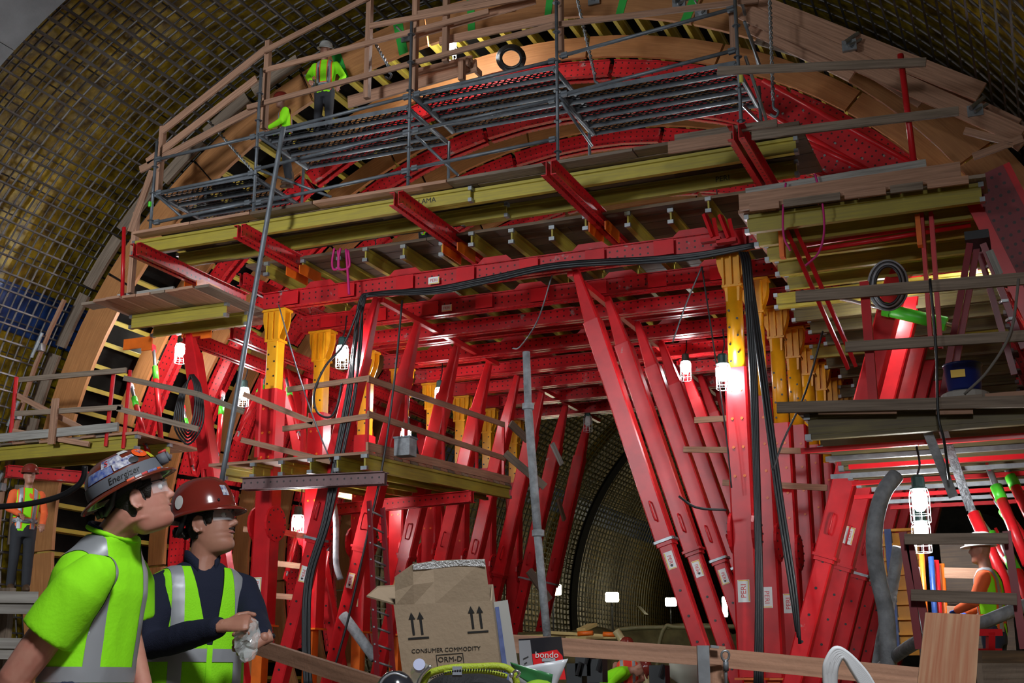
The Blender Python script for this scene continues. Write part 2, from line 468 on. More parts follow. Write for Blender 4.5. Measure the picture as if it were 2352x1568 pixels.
def box_strut(root, a, b, w, split, name_low='lower_tube', name_up='upper_tube', d=None, up=(0, 1, 0), mat=None, tip=0.75):
    """telescopic box strut from foot a to head b; the wider sleeve from fraction split[0] to split[1]"""
    a, b = Vector(a), Vector(b); d = d or w; mat = mat or m_red
    P = lambda t: a.lerp(b, t)
    def tubeprof(w, d, c=0.02): return [(-w/2 + c, -d/2), (w/2 - c, -d/2), (w/2, -d/2 + c), (w/2, d/2 - c), (w/2 - c, d/2), (-w/2 + c, d/2), (-w/2, d/2 - c), (-w/2, -d/2 + c)]
    s0, s1 = split
    obj(name_low, G().prism(tubeprof(w*.82, d*.82), P(0), P(s0), up), mat, root)
    obj(name_up, G().prism(tubeprof(w, d), P(s0 - .01), P(s1), up), mat, root)
    # tapering head
    obj('strut_head', G().prism(tubeprof(w*.86, d*.86), P(s1), P(1), up, prof2=tubeprof(w*.42, d*.42)), mat, root)
    t = (b - a).normalized(); g = G()
    c = P(s0)
    g.prism(tubeprof(w + .05, d + .05), c - t*.02, c + t*.02, up)
    obj('collar', g, m_galv if random.random() < .5 else mat, root)
    # lifting eye on the front face of the sleeve
    side = t.cross(Vector(up)).normalized()
    q = P(s0) + t * 0.45 - Vector(up) * (d/2 + .0)
    g = G(); g.tube(curve_pts([q - t*.14, q - t*.12 - Vector(up)*.09, q + t*.12 - Vector(up)*.09, q + t*.14], 5), .014, 6)
    obj('lifting_eye', g, mat, root, smooth=True)
    g = G()
    for k in range(7):
        c = P(.1 + .05 * k) - Vector(up) * (d*.41)
        g.tube([c, c - Vector(up)*.012], .02, 6)
    obj('bolt_hole', g, m_black, root, kind='stuff')

side_word = {'il': 'inner left', 'ir': 'inner right', 'ol': 'outer left', 'orr': 'outer right'}
for k, Y in enumerate(FY):
    oi = ORD[k]
    # --- girder across the top: pair of perforated channels, with flange plates
    r = thing('cross_girder', f'red perforated steel cross girder carrying the work deck, {oi} from the front', 'girder', (-8, Y, 6.5), 'cross girders under the deck')
    xl, xr = (-12.55, -2.9) if k else (-12.4, -2.2)
    double_channel('channel', (xl, Y, 6.46), (xr, Y, 6.46), 0.30, r, m_redp)
    g = G()
    for q in range(9):
        x = xl + .6 + q * (xr - xl - 1.2) / 8
        g.bar((x - .16, Y - .115, 6.46), (x + .16, Y - .115, 6.46), .012, .24)
    obj('splice_plate', g, m_redb, r, split=True)
    g = G()
    for q in range(5):
        x = -11.2 + q * 1.65
        g.prism([(-.3, 0), (.3, 0), (.2, .09), (-.2, .09)], (x, Y - .11, 6.61), (x, Y - .08, 6.61))
    obj('gusset', g, m_redp, r, split=True)
    if k < 2:
        peri(r, (-9.0 - .5*k, Y - .118, 6.42), (1, 0, 0.0), (0, 0, 1), .2, .12)
    # --- second girder layer lower, short, between frames
    if 0 < k < 7:
        r2 = thing('cross_girder', f'red perforated secondary girder just below the deck, behind the {oi} frame', 'girder', (-8, Y + .75, 6.3), 'secondary girders under the deck')
        double_channel('channel', (-11.9 + .25 * (k % 3), Y + .75, 6.28), (-4.1, Y + .75, 6.28), 0.24, r2, m_redp)
    # --- posts
    for sx, X, sd in ((-1, -12.12, 'left'), (1, -4.02, 'right')):
        zt = (4.85 if sx < 0 else 4.45) - (k % 3) * .12
        r = thing('gantry_post', f'upright red box post with yellow screw head, {oi} from the front in the {sd} row', 'post', (X, Y, -1.5), f'{sd} row of upright posts')
        wv = 0.33
        tp = [(-wv/2 + .03, -wv/2), (wv/2 - .03, -wv/2), (wv/2, -wv/2 + .03), (wv/2, wv/2 - .03), (wv/2 - .03, wv/2), (-wv/2 + .03, wv/2), (-wv/2, wv/2 - .03), (-wv/2, -wv/2 + .03)]
        post = obj('post_tube', G().prism(tp, (X, Y, .9 if sx < 0 else .05), (X, Y, zt), (0, 1, 0)), m_redb, r)
        obj('inner_tube', G().prism([(p[0]*.7, p[1]*.7) for p in tp], (X, Y, zt - .1), (X, Y, 5.7), (0, 1, 0)), m_yel, r) if sx < 0 else \
            obj('inner_tube', G().tube([(X, Y, zt - .1), (X, Y, 5.72)], .125, 20), m_yel, r, smooth=True)
        g = G()
        for s in (-1, 1):
            g.prism([(-.22, .12), (-.19, -.02), (-.12, -.2), (-.1, -.5), (.1, -.5), (.12, -.2), (.19, -.02), (.22, .12), (.22, .3), (-.22, .3)], (X, Y + s*.09 - .012, 5.98), (X, Y + s*.09 + .012, 5.98))
        g.box((X, Y, 6.27), .48, .26, .04); g.box((X, Y, 5.72), .3, .26, .04)
        for q in (-.12, 0, .12): g.box((X + q, Y - .12, 5.98), .03, .06, .5)
        hd = obj('head_plate', g, m_yel if sx < 0 else m_yel, r)
        g = G()
        for q in range(4):
            for x in (-.07, .07):
                c = V(X + x, Y - wv/2, zt - .35 - q * .42 + (.9 if 0 else 0)); g.tube([c, c - V(0, .012, 0)], .022, 8)
        obj('bolt', g, m_orange, r, kind='stuff')
        g = G()
        for q in range(7):
            c = V(X + (.06 if q % 2 else -.06), Y - .126 if sx > 0 else Y - .117, zt + .1 + q*.13); g.tube([c, c - V(0, .006, 0)], .018, 8)
        obj('pin_hole', g, m_black, r, kind='stuff')
        # hinge flange about 2.6 m up
        zf = 2.55 if sx < 0 else 2.05
        g = G()
        for s in (-1, 1):
            g.prism([(.30 * cos(2*pi*q/16), .30 * sin(2*pi*q/16)) for q in range(16)], (X + s*.17 - .02, Y, zf), (X + s*.17 + .02, Y, zf))
        fl = obj('hinge_flange', g, m_redb, r, split=True)
        g = G()
        for q in range(12):
            a = 2*pi*q/12
            for s in (-1, 1): g.tube([(X + s*.2, Y + .24*cos(a), zf + .24*sin(a)), (X + s*.2 + s*.01, Y + .24*cos(a), zf + .24*sin(a))], .016, 6)
        obj('flange_bolt', g, m_black, fl, kind='stuff')
        # foot spindle
        zb = .95 if sx < 0 else .1
        g = G(); g.box((X, Y, (zb - .76)/2), .19, .19, zb + .76); g.box((X, Y, zb - .07), .4, .4, .03)
        obj('foot_spindle', g, m_orange, r)
        obj('base_plate', G().box((X, Y, -1.12), .5, .5, .74), m_redb, r)
        zs = 1.22 if sx > 0 else 1.5
        if k < 6: peri(r, (X - .02, Y - wv/2 - .002, zs), (0, 0, 1) if k % 2 == 0 else (0, 0, -1), (-1, 0, 0) if k % 2 == 0 else (1, 0, 0), .31, .17)
    # --- inclined struts
    for key, foot, head, w, split in (('il', (-11.93, Y - .02, -.9), (-10.12, Y - .02, 6.28), .27, (.44, .86)),
                                      ('ir', (-4.3, Y - .02, -.9), (-6.52, Y - .02, 6.28), .27, (.40, .88)),
                                      ('ol', (-12.35, Y - .05, -.2), (-13.95, Y - .05, 6.1), .26, (.50, .93)),
                                      ('orr', (-3.72, Y - .1, -.9), (-1.42, Y - .1, 6.2), .30, (.36, .90))):
        if key == 'ol' and k % 2: continue
        r = thing('inclined_strut', f'red telescopic inclined strut, {ORD[k // 2] if key == "ol" else oi} from the front in the {side_word[key]} row', 'strut', foot, f'{side_word[key]} row of inclined struts')
        box_strut(r, foot, head, w, split)
        if key in ('il', 'ir') and k < 5 or key == 'orr' and k in (1, 3):
            a, b = Vector(foot), Vector(head); t = (b - a).normalized(); s = t.cross(V(0, 1, 0)).normalized()
            c = a.lerp(b, .36 if key != 'orr' else .42) - V(0, w*(.41 if key != 'orr' else .5) + .003, 0)
            peri(r, c, t * (1 if k % 2 else -1), -V(0,-1,0).cross(t) * (1 if k % 2 else -1) * -1, .26, .13)
# --- longitudinal red bars tying the strut heads
for (X, Y0, Y1, lab) in ((-10.05, 18, 22.9, 'thin red tie bar running back over the inner left strut heads, near piece'), (-10.05, 24.9, 29.2, 'thin red tie bar running back over the inner left strut heads, far piece'),
                    (-6.6, 17.9, 23.2, 'thin red tie bar running back over the inner right strut heads, near piece'), (-6.6, 24.2, 29.2, 'thin red tie bar running back over the inner right strut heads, far piece')):
    solo('tie_bar', G().bar((X, Y0, 6.24), (X, Y1, 6.24), .09, .09), m_redb, lab, 'bar')
# --- longitudinal edge runners
for X, Z, Y0, Y1, lab, mat in ((-12.45, 6.72, 17.35, 29, 'splashed red edge runner above the left upright posts', m_redp), (-13.2, 6.05, 18.2, 29, 'pale red runner under the small left platform', m_redp),
                          (-3.3, 6.2, 17.6, 29, 'red edge runner above the right upright posts', m_redp), (-14.0, 6.0, 17.9, 29, 'red runner joining the outer left strut heads', m_redp)):
    r = thing('edge_runner', lab, 'beam', (X, Y0, Z)); double_channel('channel', (X, Y0, Z), (X, Y1, Z), .22, r, mat, .06)
# ================================================================ ARCH FORMWORK
fw = thing('arch_formwork', 'curved formwork arch of plywood ribs, yellow timber beams and red steel walers following the vault', 'formwork', (CX, 18, CZ))
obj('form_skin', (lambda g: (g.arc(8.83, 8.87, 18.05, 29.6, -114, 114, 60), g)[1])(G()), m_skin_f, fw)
for k, Y in enumerate(FY):
    n = 13
    for q in range(n):
        a0 = -110 + 220 * q / n; a1 = a0 + 220 / n
        if k > 4 and abs((a0 + a1) / 2) < 30 and q % 2: pass
        obj('plywood_rib', G().arc(8.2, 8.6 if k else 8.86, Y + .02, Y + .10, a0 + .15, a1 - .15, 5), m_ply, fw)
    for q in range(9 if k else 0):
        a0 = -104 + 208 * q / 9; a1 = a0 + 208 / 9
        for dy in (.2, .4):
            g = G(); g.arc(7.9, 8.2, Y + dy - .007, Y + dy + .007, a0 + .3, a1 - .3, 4)
            g.arc(7.9, 7.92, Y + dy - .05, Y + dy + .05, a0 + .3, a1 - .3, 4); g.arc(8.18, 8.2, Y + dy - .05, Y + dy + .05, a0 + .3, a1 - .3, 4)
            obj('steel_waler', g, m_redp, fw)
nb = 78
for q in range(nb):
    a = rad(-110 + 220 * q / (nb - 1)); d = V(sin(a), 0, cos(a)); c = V(CX, 0, CZ) + d * Rf(8.72, a)
    h20(fw, c + V(0, 18.11, 0), c + V(0, 29.5, 0), d, caps=False, h=.22, name='form_beam')
# spray marks across the front rib
for a in (-21, -12.5, -3, 7, 16, 24):
    g = G(); g.arc(8.19, 8.87, 18.008, 18.016, a, a + .8 + random.random() * .5, 2); obj('spray_mark', g, m_paint, fw)
for a in (-24, -11, 2.5, 13, 26):
    c = V(CX + 8.5 * sin(rad(a)), 18.0, CZ + 8.5 * cos(rad(a))); g = G(); g.tube([c + V(0, .05, 0), c - V(0, .42, 0)], .018, 6); g.box(c - V(0, .03, 0), .2, .03, .2); g.tube([c - V(0, .04, 0), c - V(0, .12, 0)], .06, 6)
    obj('tie_rod', g, m_galv, fw)
# rim boards at the mouth of the form (stop-end timbers)
def board(name, p, q, w, t, mat, lab, up=(0, 1, 0), cat='board', group=None, parent=None):
    g = G().bar(p, q, w, t, up)
    if parent: return obj(name, g, mat, parent)
    return solo(name, g, mat, lab, cat, group)
r = thing('stop_end_boarding', 'overlapping lumber planks along the right rim of the formwork arch', 'boarding', (-1.5, 17.2, 8))
for (x0, y0, x1, y1, w, Y, mt) in ((1690, -12, 2254, 212, .27, 16.9, m_lum), (1706, 26, 2345, 312, .25, 16.8, m_lum), (1724, 60, 1960, 172, .22, 16.95, m_lum), (1880, 70, 2070, 150, .2, 17.3, m_lumg),
                                   (1985, 115, 2340, 285, .14, 17.1, m_lum), (1740, 88, 1850, 122, .18, 17.2, m_lumg), (2000, 150, 2125, 228, .3, 17.2, m_lum), (2090, 190, 2350, 300, .2, 17.35, m_lumg), (2230, 250, 2352, 330, .25, 17.3, m_lum)):
    board('plank', at(x0, y0, Y=Y), at(x1, y1, Y=Y - .1), .05, w, mt, '', parent=r, up=(0, 0, 1))
for (x, y) in ((1951, 105), (2240, 255), (1560, 10)):
    c = at(x, y, Y=16.7); g = G(); g.box(c, .2, .06, .16); g.tube([c - V(.05, .12, 0), c + V(.12, .1, .22)], .03, 8); g.tube([c + V(0, -.1, -.05), c + V(.16, .06, .1)], .02, 6)
    obj('clamp_bracket', g, m_galv, r)
r = thing('stop_end_boarding', 'dark lumber planks and long bent batten along the left rim of the formwork arch', 'boarding', (-16, 17.2, 5))
for q in range(9):
    a0 = -92 + q * 7.6
    obj('plank', G().arc(8.84 + .02*(q % 2), 9.1, 17.85 - .03*(q % 3), 17.92 - .03*(q % 3), a0, a0 + 6.6, 2), m_lumg, r)
obj('batten', G().tube([V(CX + Rf(9.0, rad(a)) * sin(rad(a)), 17.5, CZ + Rf(9.0, rad(a)) * cos(rad(a))) for a in range(-104, -62, 4)], .045, 4), m_lum, r)
for a in (-86, -78, -70):
    c = V(CX + Rf(9.0, rad(a)) * sin(rad(a)), 17.45, CZ + Rf(9.0, rad(a)) * cos(rad(a))); g = G(); g.box(c, .14, .12, .14); g.tube([c - V(.1, .1, .2), c + V(.1, -.1, .25)], .035, 6)
    obj('clamp_bracket', g, m_galv, r)

# ================================================================ TOP DECK
r = thing('work_deck', 'main work deck on yellow timber beams above the red cross girders', 'deck', (-8, 18, 7.1))
for q in range(14):
    x = -12.2 + q * .66
    h20(r, (x, 17.72 + .12 * (q % 3), 6.98), (x, 29, 6.98), h=.24)
for j in range(34):
    y = 17.95 + j * .33; x = -12.7
    while x < -3.2:
        L = random.choice((2.4, 3.0, 3.6)); obj('plank', G().bar((x, y, 7.135), (min(x + L, -2.9) - .015, y, 7.135), .31, .05), m_plyd, r); x += L
for q, (px, py) in enumerate(((310, 572), (550, 530), (910, 455), (1260, 385), (1690, 302))):
    p = at(px, py, Z=7.05)
    lab = ['leftmost', 'second from the left', 'middle', 'second from the right', 'rightmost'][q]
    rr = thing('console_beam', f'red perforated double channel poking out under the front deck, {lab} of the five', 'beam', p, 'cantilever consoles of the front deck')
    double_channel('channel', p, (p.x, 19.3, 7.05), .22, rr, m_redp, .085)
    g = G()
    for s in (-1, 1):
        g.prism([(-.35, .0), (.35, 0), (.35, .14), (.2, .2), (-.35, .2)], (p.x + s*.125, 18.0, 6.8), (p.x + s*.14, 18.0, 6.8))
    obj('clamp_plate', g, m_orange, rr)
fd = thing('front_deck', 'cantilevered front deck of loose planks on two long yellow beams', 'deck', (-8.5, 16.6, 7.15))
for (Y, segs) in ((16.62, ((-14.2, -7.75), (-8.95, -2.75))), (17.45, ((-13.9, -7.5), (-8.3, -2.9)))):
    for i, (x0, x1) in enumerate(segs):
        h20(fd, (x0, Y + i * .1, 7.285), (x1, Y + i * .1, 7.285), h=.24, w=.09)
for j in range(7):
    y = 16.42 + j * .27; x = -14.6 + random.random()
    while x < -2.9:
        L = random.choice((1.2, 1.8, 2.4, 3.0)); x1 = min(x + L, -2.6)
        obj('plank', G().bar((x, y, 7.44 + random.uniform(-.008, .012)), (x1 - .02, y, 7.44 + random.uniform(-.008, .012)), .25, .05), random.choice((m_lum, m_lumg, m_plyd)) if j == 0 else m_plyd, fd); x = x1
        if x >= -2.65: break
text_mesh('lettering', 'LAMA', .12, m_ink, fd, frame_matrix((-8.5, 16.6, 7.29), (1, 0, 0), (0, 0, 1)))
text_mesh('lettering', 'PERI', .12, m_ink, fd, frame_matrix((-4.0, 17.52, 7.29), (1, 0, 0), (0, 0, 1)))

# ---------------- steel scaffold on the front deck
SY = 16.5
sc = thing('steel_scaffold', 'grey modular steel scaffold with perforated steel decks on the front work deck', 'scaffold', (-9, SY, 7.46))
posts = ((345, 575, 357, 325), (583, 522, 597, 158), (935, 440, 947, 50), (1281, 375, 1278, -8), (1701, 300, 1690, -8))
PX = []
for (bx, by, tx, ty) in posts:
    b = at(bx, by, Y=SY); t = at(tx, ty, Y=SY); x = (b.x + t.x) / 2; PX.append(x)
    s = obj('standard', G().tube([(x, SY, 7.46), (x, SY, t.z)], .027, 8), m_galvd, sc, smooth=True)
    g = G(); z = 7.7
    while z < t.z:
        g.lathe([(.06, -.005), (.065, 0), (.06, .005)], (x, SY, z), n=10); z += .5
    obj('rosette', g, m_galvd, s, kind='stuff')
    obj('standard', G().tube([(x, SY + 1.45, 7.46), (x, SY + 1.45, 8.9)], .027, 8), m_galvd, sc, smooth=True)
def ledger(px0, py0, px1, py1, Y=SY, r=.03):
    a, b = at(px0, py0, Y=Y), at(px1, py1, Y=Y); o = obj('ledger', G().tube([a, b], r, 8), m_galvd, sc, smooth=True)
    g = G()
    t = (b - a).normalized()
    for p, s in ((a, 1), (b, -1)): g.bar(p + t * s * .03, p + t * s * .13, .05, .085)
    obj('wedge_head', g, m_galvd, o, kind='stuff'); return a, b
LG = [(355, 368, 590, 312), (357, 444, 586, 396), (352, 512, 578, 464), (593, 311, 943, 220), (586, 389, 943, 302), (586, 468, 940, 391), (948, 218, 1278, 138), (945, 301, 1278, 228), (942, 388, 1280, 318), (1285, 130, 1690, 18), (1285, 219, 1693, 114)]
LP = [ledger(*l) for l in LG]
def steel_deck(x0, x1, z, n=5, z1=None):
    z1 = z1 or z
    for j in range(n):
        y = SY + .16 + j * .305
        g = G()
        for s in (-1, 1): g.bar((x0, y + s*.143, z), (x1, y + s*.143, z1), .014, .07)
        g.bar((x0, y, z), (x0 + .05, y, z), .29, .06); g.bar((x1 - .05, y, z1), (x1, y, z1), .29, .06)
        for s in (-.062, .062): g.bar((x0, y + s, z + .02), (x1, y + s, z1 + .02), .02, .012)
        p = obj('deck_plank', g, m_galvd, sc)
        g = G(); L = x1 - x0; st = .11; m = int(L / st)
        for i in range(-3, m):
            for dr in (1, -1):
                xa, xb = x0 + i * st, x0 + i * st + .28
                ya, yb = (y - .14, y + .14) if dr > 0 else (y + .14, y - .14)
                if xa < x0:
                    f = (x0 - xa) / .28; ya = ya + (yb - ya) * f; xa = x0
                if xb > x1:
                    f = (x1 - xa) / (xb - xa); yb = ya + (yb - ya) * f; xb = x1
                d = V(xb - xa, yb - ya, 0).normalized(); nn = V(-d.y, d.x, 0) * .0135; zz = z + .03 + (z1 - z) * ((xa - x0) / L)
                i0 = len(g.v); g.v += [V(xa, ya, zz) + nn, V(xa, ya, zz) - nn, V(xb, yb, zz) - nn, V(xb, yb, zz) + nn]; g.face((i0, i0+1, i0+2, i0+3))
        obj('perforated_sheet', g, m_sheet, p, kind='stuff')
    for x in (x0, x1):
        zz = z if x == x0 else z1
        g = G(); g.tube([(x, SY, zz - .03), (x, SY + 1.5, zz - .03)], .027, 8); obj('transom', g, m_galvd, sc, smooth=True)
steel_deck(PX[0] + .04, PX[1] - .04, LP[1][0].z, 5)
steel_deck(PX[1] + .04, PX[2] - .04, LP[3][0].z, 5)
steel_deck(PX[2] + .04, PX[3] - .04, LP[6][0].z, 5)
steel_deck(PX[3] + .04, PX[4] - .04, LP[10][0].z, 5)
for a, b in (((955, 312), (1052, 402)), ((600, 392), (760, 452)), ((360, 448), (420, 500)), ((1290, 235), (1360, 335)), ((1710, 50), (1745, 150))):
    p = at(*a, Y=SY); q = at(*b, Y=SY + .9 if a[0] > 1280 else SY + .05); obj('brace', G().tube([p, q], .024, 8), m_galvd, sc, smooth=True)
g = G(); q = at(344, 475, Y=SY - .03); g.tube([q, q + V(0, 0, .09)], .031, 8); obj('tape_band', g, m_green, sc)
g = G(); q = at(1703, 190, Y=SY - .03); g.tube([q, q + V(0, 0, .2)], .031, 8); obj('tape_band', g, M('yellow_tape', (.6, .55, .1), .5), sc)
# transom end frame at the right end of the scaffold
g = G()
for (a, b) in (((1705, 10), (1742, 150)), ((1712, 130), (1760, 275)), ((1705, 240), (1745, 280))): g.tube([at(*a, Y=SY + .1), at(*b, Y=SY + 1.2)], .025, 8)
obj('end_brace', g, m_galv, sc)

# ---------------- timber guard rails above
def rail(parent, a, b, Y, w=.09, t=.04, mat=None, Y2=None, name='rail'):
    p, q = at(*a, Y=Y), at(*b, Y=Y2 or Y)
    return obj(name, G().bar(p, q, t, w, (0, 0, 1)), mat or m_lum, parent)
def post(parent, a, b, Y, w=.1, t=.09, mat=None, name='post'):
    p, q = at(*a, Y=Y), at(*b, Y=Y); x = (p.x + q.x) / 2
    return obj(name, G().bar((x, Y, p.z), (x, Y, q.z), t, w, (0, 1, 0)), mat or m_lum, parent)
gr = thing('timber_guardrail', 'reddish lumber guardrail of long rails and posts above the grey scaffold', 'guardrail', at(800, 200, Y=16.75))
for a, b in (((616, 95), (608, 296)), ((849, -5), (844, 226)), ((957, -10), (950, 215)), ((1023, -10), (1026, 142)), ((1290, -10), (1284, 120)), ((1684, 30), (1684, 118))): post(gr, a, b, 16.72)
for a, b in (((606, 118), (846, -6)), ((606, 162), (1123, 26)), ((568, 247), (1280, 56)), ((1270, 58), (1742, 0)), ((850, 60), (1290, -22)), ((960, 32), (1260, -30))): rail(gr, a, b, 16.62)
for a, b in (((955, 80), (1230, 0)), ((1010, 95), (1290, 38))): rail(gr, a, b, 16.9, w=.14)
gr = thing('timber_guardrail', 'sloping lumber guardrail climbing beside the arch rim at upper left', 'guardrail', at(450, 330, Y=16.75))
for a, b in (((372, 292), (367, 440)), ((303, 490), (311, 672))): post(gr, a, b, 16.75)
for a, b in (((372, 302), (612, 112)), ((338, 372), (590, 180)), ((322, 390), (590, 248)), ((350, 392), (300, 532))): rail(gr, a, b, 16.68, w=.13)
solo('guard_post', G().tube([at(285, 522, Y=16.8), at(281, 682, Y=16.8)], .035, 8), m_redb, 'red tube post standing at the left end of the small timber platform', 'post', smooth=True)
# timber box and beams behind the guard rail on the upper deck
r = thing('timber_crate', 'open timber box frame sitting on the scaffold deck behind the guardrail', 'frame', at(1000, 190, Y=17.3))
rail(r, (800, 235), (1095, 150), 17.2, w=.22); rail(r, (960, 165), (1085, 135), 17.1, w=.12); post(r, (1062, 140), (1060, 185), 17.0, w=.12); rail(r, (1072, 140), (1105, 172), 17.0, w=.12, Y2=17.6)

# ================================================================ SMALL PLATFORMS
def platform(name, lab, x0, x1, y0, y1, z, beams, plank=.28, mat=None, along='X', toe=None, h=.24, jit=.02, bm_=None):
    """planks lying on yellow beams; z = underside of the planks"""
    r = thing(name, lab, 'platform', ((x0 + x1)/2, (y0 + y1)/2, z - h))
    for y in beams:
        if along == 'X': h20(r, (x0, y, z - h/2), (x1, y, z - h/2), h=h, mat=bm_)
        else: h20(r, (y, y0, z - h/2), (y, y1, z - h/2), h=h)
    if along == 'X':
        x = x0 - .1
        while x < x1:
            obj('plank', G().bar((x + plank/2, y0 - random.random()*.06, z + .025 + random.uniform(-.004, jit)), (x + plank/2, y1, z + .025), plank - .02, .045), mat or random.choice((m_lum, m_lumg)), r); x += plank
    else:
        y = y0 - .1
        while y < y1:
            obj('plank', G().bar((x0 - random.random()*.06, y + plank/2, z + .025 + random.uniform(-.004, jit)), (x1 + random.random()*.06, y + plank/2, z + .025), plank - .02, .045), mat or random.choice((m_lum, m_lumg)), r); y += plank
    if toe: obj('toe_board', G().bar(*toe, .05, .15), m_lumgrey, r)
    return r
# small left platform high up
a, b = at(303, 740, Y=17.2), at(520, 712, Y=17.2); z = a.z + .12
pl = platform('timber_platform', 'small timber platform of crosswise planks at the left end below the front deck', a.x, b.x, 16.3, 18.6, z, (17.2, 17.8), plank=.3, jit=.01)
obj('plank', G().bar((a.x - .5, 16.6, z + .07), (b.x - .6, 16.6, z + .09), .3, .05), m_lumg, pl)
obj('toe_board', G().bar((a.x - .1, 16.9, z + .22), (b.x - .9, 16.9, z + .22), .05, .2), m_lumgrey, pl)
for q, (x, y) in enumerate(((320, 790), (455, 762))):
    p = at(x, y, Y=18.0)
    g = G(); g.prism([(-.3, -.1), (.12, -.1), (.12, -.16), (.34, -.16), (.34, .1), (-.3, .1)], p + V(0, -.08, 0), p + V(0, -.05, 0)); 
    solo('coupling_plate', g, m_orange, ['orange drilled coupling plate at the head of the leftmost strut', 'orange drilled coupling plate on the pale red runner end'][q], 'plate')
# left lower platform with guard rail
a = at(-40, 1046, Y=16.8); b = at(285, 1040, Y=16.8)
lp = platform('timber_platform', 'low left platform with yellow beam and grey toe board behind the hard hats', a.x, b.x + .3, 16.7, 18.4, a.z + .1, (16.75, 17.6), plank=.3, jit=.02, toe=((a.x, 16.6, a.z + .24), (b.x, 16.6, a.z + .24)))
gr = thing('timber_guardrail', 'grey lumber guardrail with red end posts on the low left platform', 'guardrail', (a.x, 16.6, a.z + .2))
for p, q in (((45, 872), (290, 850)), ((35, 950), (280, 935)), ((285, 868), (455, 905)), ((270, 938), (455, 985)), ((455, 905), (560, 945))): rail(gr, p, q, 16.6, mat=m_lumg)
rail(gr, (30, 990), (205, 1020), 16.65); rail(gr, (128, 915), (118, 1020), 16.55, w=.14); rail(gr, (40, 908), (205, 992), 16.75)
for p, q in (((38, 866), (22, 1022)), ((262, 850), (243, 1025)), ((299, 850), (283, 1030))): obj('post', G().tube([at(*p, Y=16.7), at(*q, Y=16.7)], .035, 6), m_red, gr)
# red hanging channel and orange plate below
p = at(15, 1082, Y=16.3); q = at(205, 1098, Y=17.6)
r = thing('edge_runner', 'dark red perforated channel under the low left platform', 'beam', p); double_channel('channel', p, q, .2, r, m_redp)
# middle-left platform reaching between the struts
X0 = -9.9
c0 = at(838, 1052, X=X0); c1 = at(1168, 1124, X=X0)
mp = thing('timber_platform', 'timber platform with pale edge beams between the left struts, at mid height', 'platform', (X0, 19, c0.z - .3))
h20(mp, (X0, c0.y, c0.z - .06), (X0, c1.y, c1.z - .06), h=.24, w=.1); h20(mp, (X0 - .5, c0.y, c0.z - .06), (X0 - .5, c1.y, c1.z - .06), h=.24)
for q in range(4): h20(mp, (X0 - 1.0 - q*.55, c0.y, c0.z - .06), (X0 - 1.0 - q*.55, c1.y, c1.z - .06), h=.24)
y = c0.y
while y < c1.y:
    f = (y - c0.y) / (c1.y - c0.y); zz = c0.z + (c1.z - c0.z) * f + .085
    obj('plank', G().bar((-12.9 if y < c0.y + .3 else -12.4, y + .14, zz), (X0 + .06, y + .14, zz + .005), .27, .045), random.choice((m_lum, m_lumg)), mp); y += .29
obj('toe_board', G().bar((X0 + .03, c0.y, c0.z + .19), (X0 + .03, c1.y, c1.z + .19), .04, .14), m_lum, mp)
double_channel('channel', at(560, 1112, Y=c0.y - .1), at(886, 1098, Y=c0.y - .1), .2, mp, M('dusty_perforated_steel', (.22, .12, .12), .6, holes=(.125, .017, (.04, .03, .03)), var=.3))
double_channel('channel', (-12.4, 20.6, c0.z - .3), at(1085, 1140, Z=c0.z - .3), .2, mp, m_redp)
gr = thing('timber_guardrail', 'lumber guardrail with red posts round the mid height platform between the left struts', 'guardrail', (X0, 19, c0.z + .1))
for y0, y1 in ((870, 975), (950, 1052), ):
    p = at(845, y0, X=X0); q = at(1158, y1, X=X0); obj('rail', G().bar(p, q, .04, .1), m_lum, gr)
for f in (0.02, .25, .5, .75, .97):
    yy = c0.y + (c1.y - c0.y) * f; zz = c0.z + (c1.z - c0.z) * f
    obj('post', G().bar((X0 - .04, yy, zz), (X0 - .04, yy, zz + 1.25), .05, .05, (0, 1, 0)), m_redb, gr)
for p, q in (((660, 895), (850, 868)), ((650, 985), (850, 955)), ((560, 905), (720, 970)), ((555, 1010), (760, 1060))): rail(gr, p, q, c0.y + .1)
for x in (596, 700): post(gr, (x, 870), (x - 4, 1050), c0.y + .15, .06, .06, m_redb)

# right high platform
a, b = at(1717, 512, Y=15.2), at(2255, 448, Y=15.2); z = (a.z + b.z)/2 + .12
rp = platform('timber_platform', 'high right platform with olive yellow edge beam and grey toe board', a.x, b.x, 15.1, 18.2, z, (15.2, 15.75, 16.4, 17.1, 17.8), plank=.5, jit=.015)
obj('plank', G().bar((a.x - .05, 15.0, z + .12), (b.x - .2, 15.0, z + .12), .05, .22), m_lum, rp)
for q, (x0, x1) in enumerate(((1722, 1790), (1800, 1930), (1940, 2035), (2045, 2120), (2130, 2225))):
    yy = 478 - (x0 - 1722) * .13; obj('plank', G().bar(at(x0, yy, Y=14.95), at(x1, yy - (x1-x0)*.13, Y=14.95), .04, .1), (m_lum, m_lumg)[q % 2], rp)
obj('toe_board', G().bar(at(1714, 447, Y=15.1), at(2128, 380, Y=15.1), .06, .15), m_lumgrey, rp)
for k in range(13):
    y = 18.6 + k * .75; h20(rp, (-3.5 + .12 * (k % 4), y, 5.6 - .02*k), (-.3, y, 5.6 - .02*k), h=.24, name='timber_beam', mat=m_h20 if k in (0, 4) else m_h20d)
    if k % 2: obj('plank', G().bar((-3.3, y + .35, 5.76), (-.2, y + .35, 5.76), .6, .04), m_plyd, rp)
gr = thing('timber_guardrail', 'two grey lumber rails with red tube post above the high right platform', 'guardrail', at(2090, 375, Y=15.2))
rail(gr, (1648, 163), (2127, 143), 15.3, mat=m_lumg, w=.115); rail(gr, (1727, 312), (2202, 255), 15.3, mat=m_lumg, w=.115)
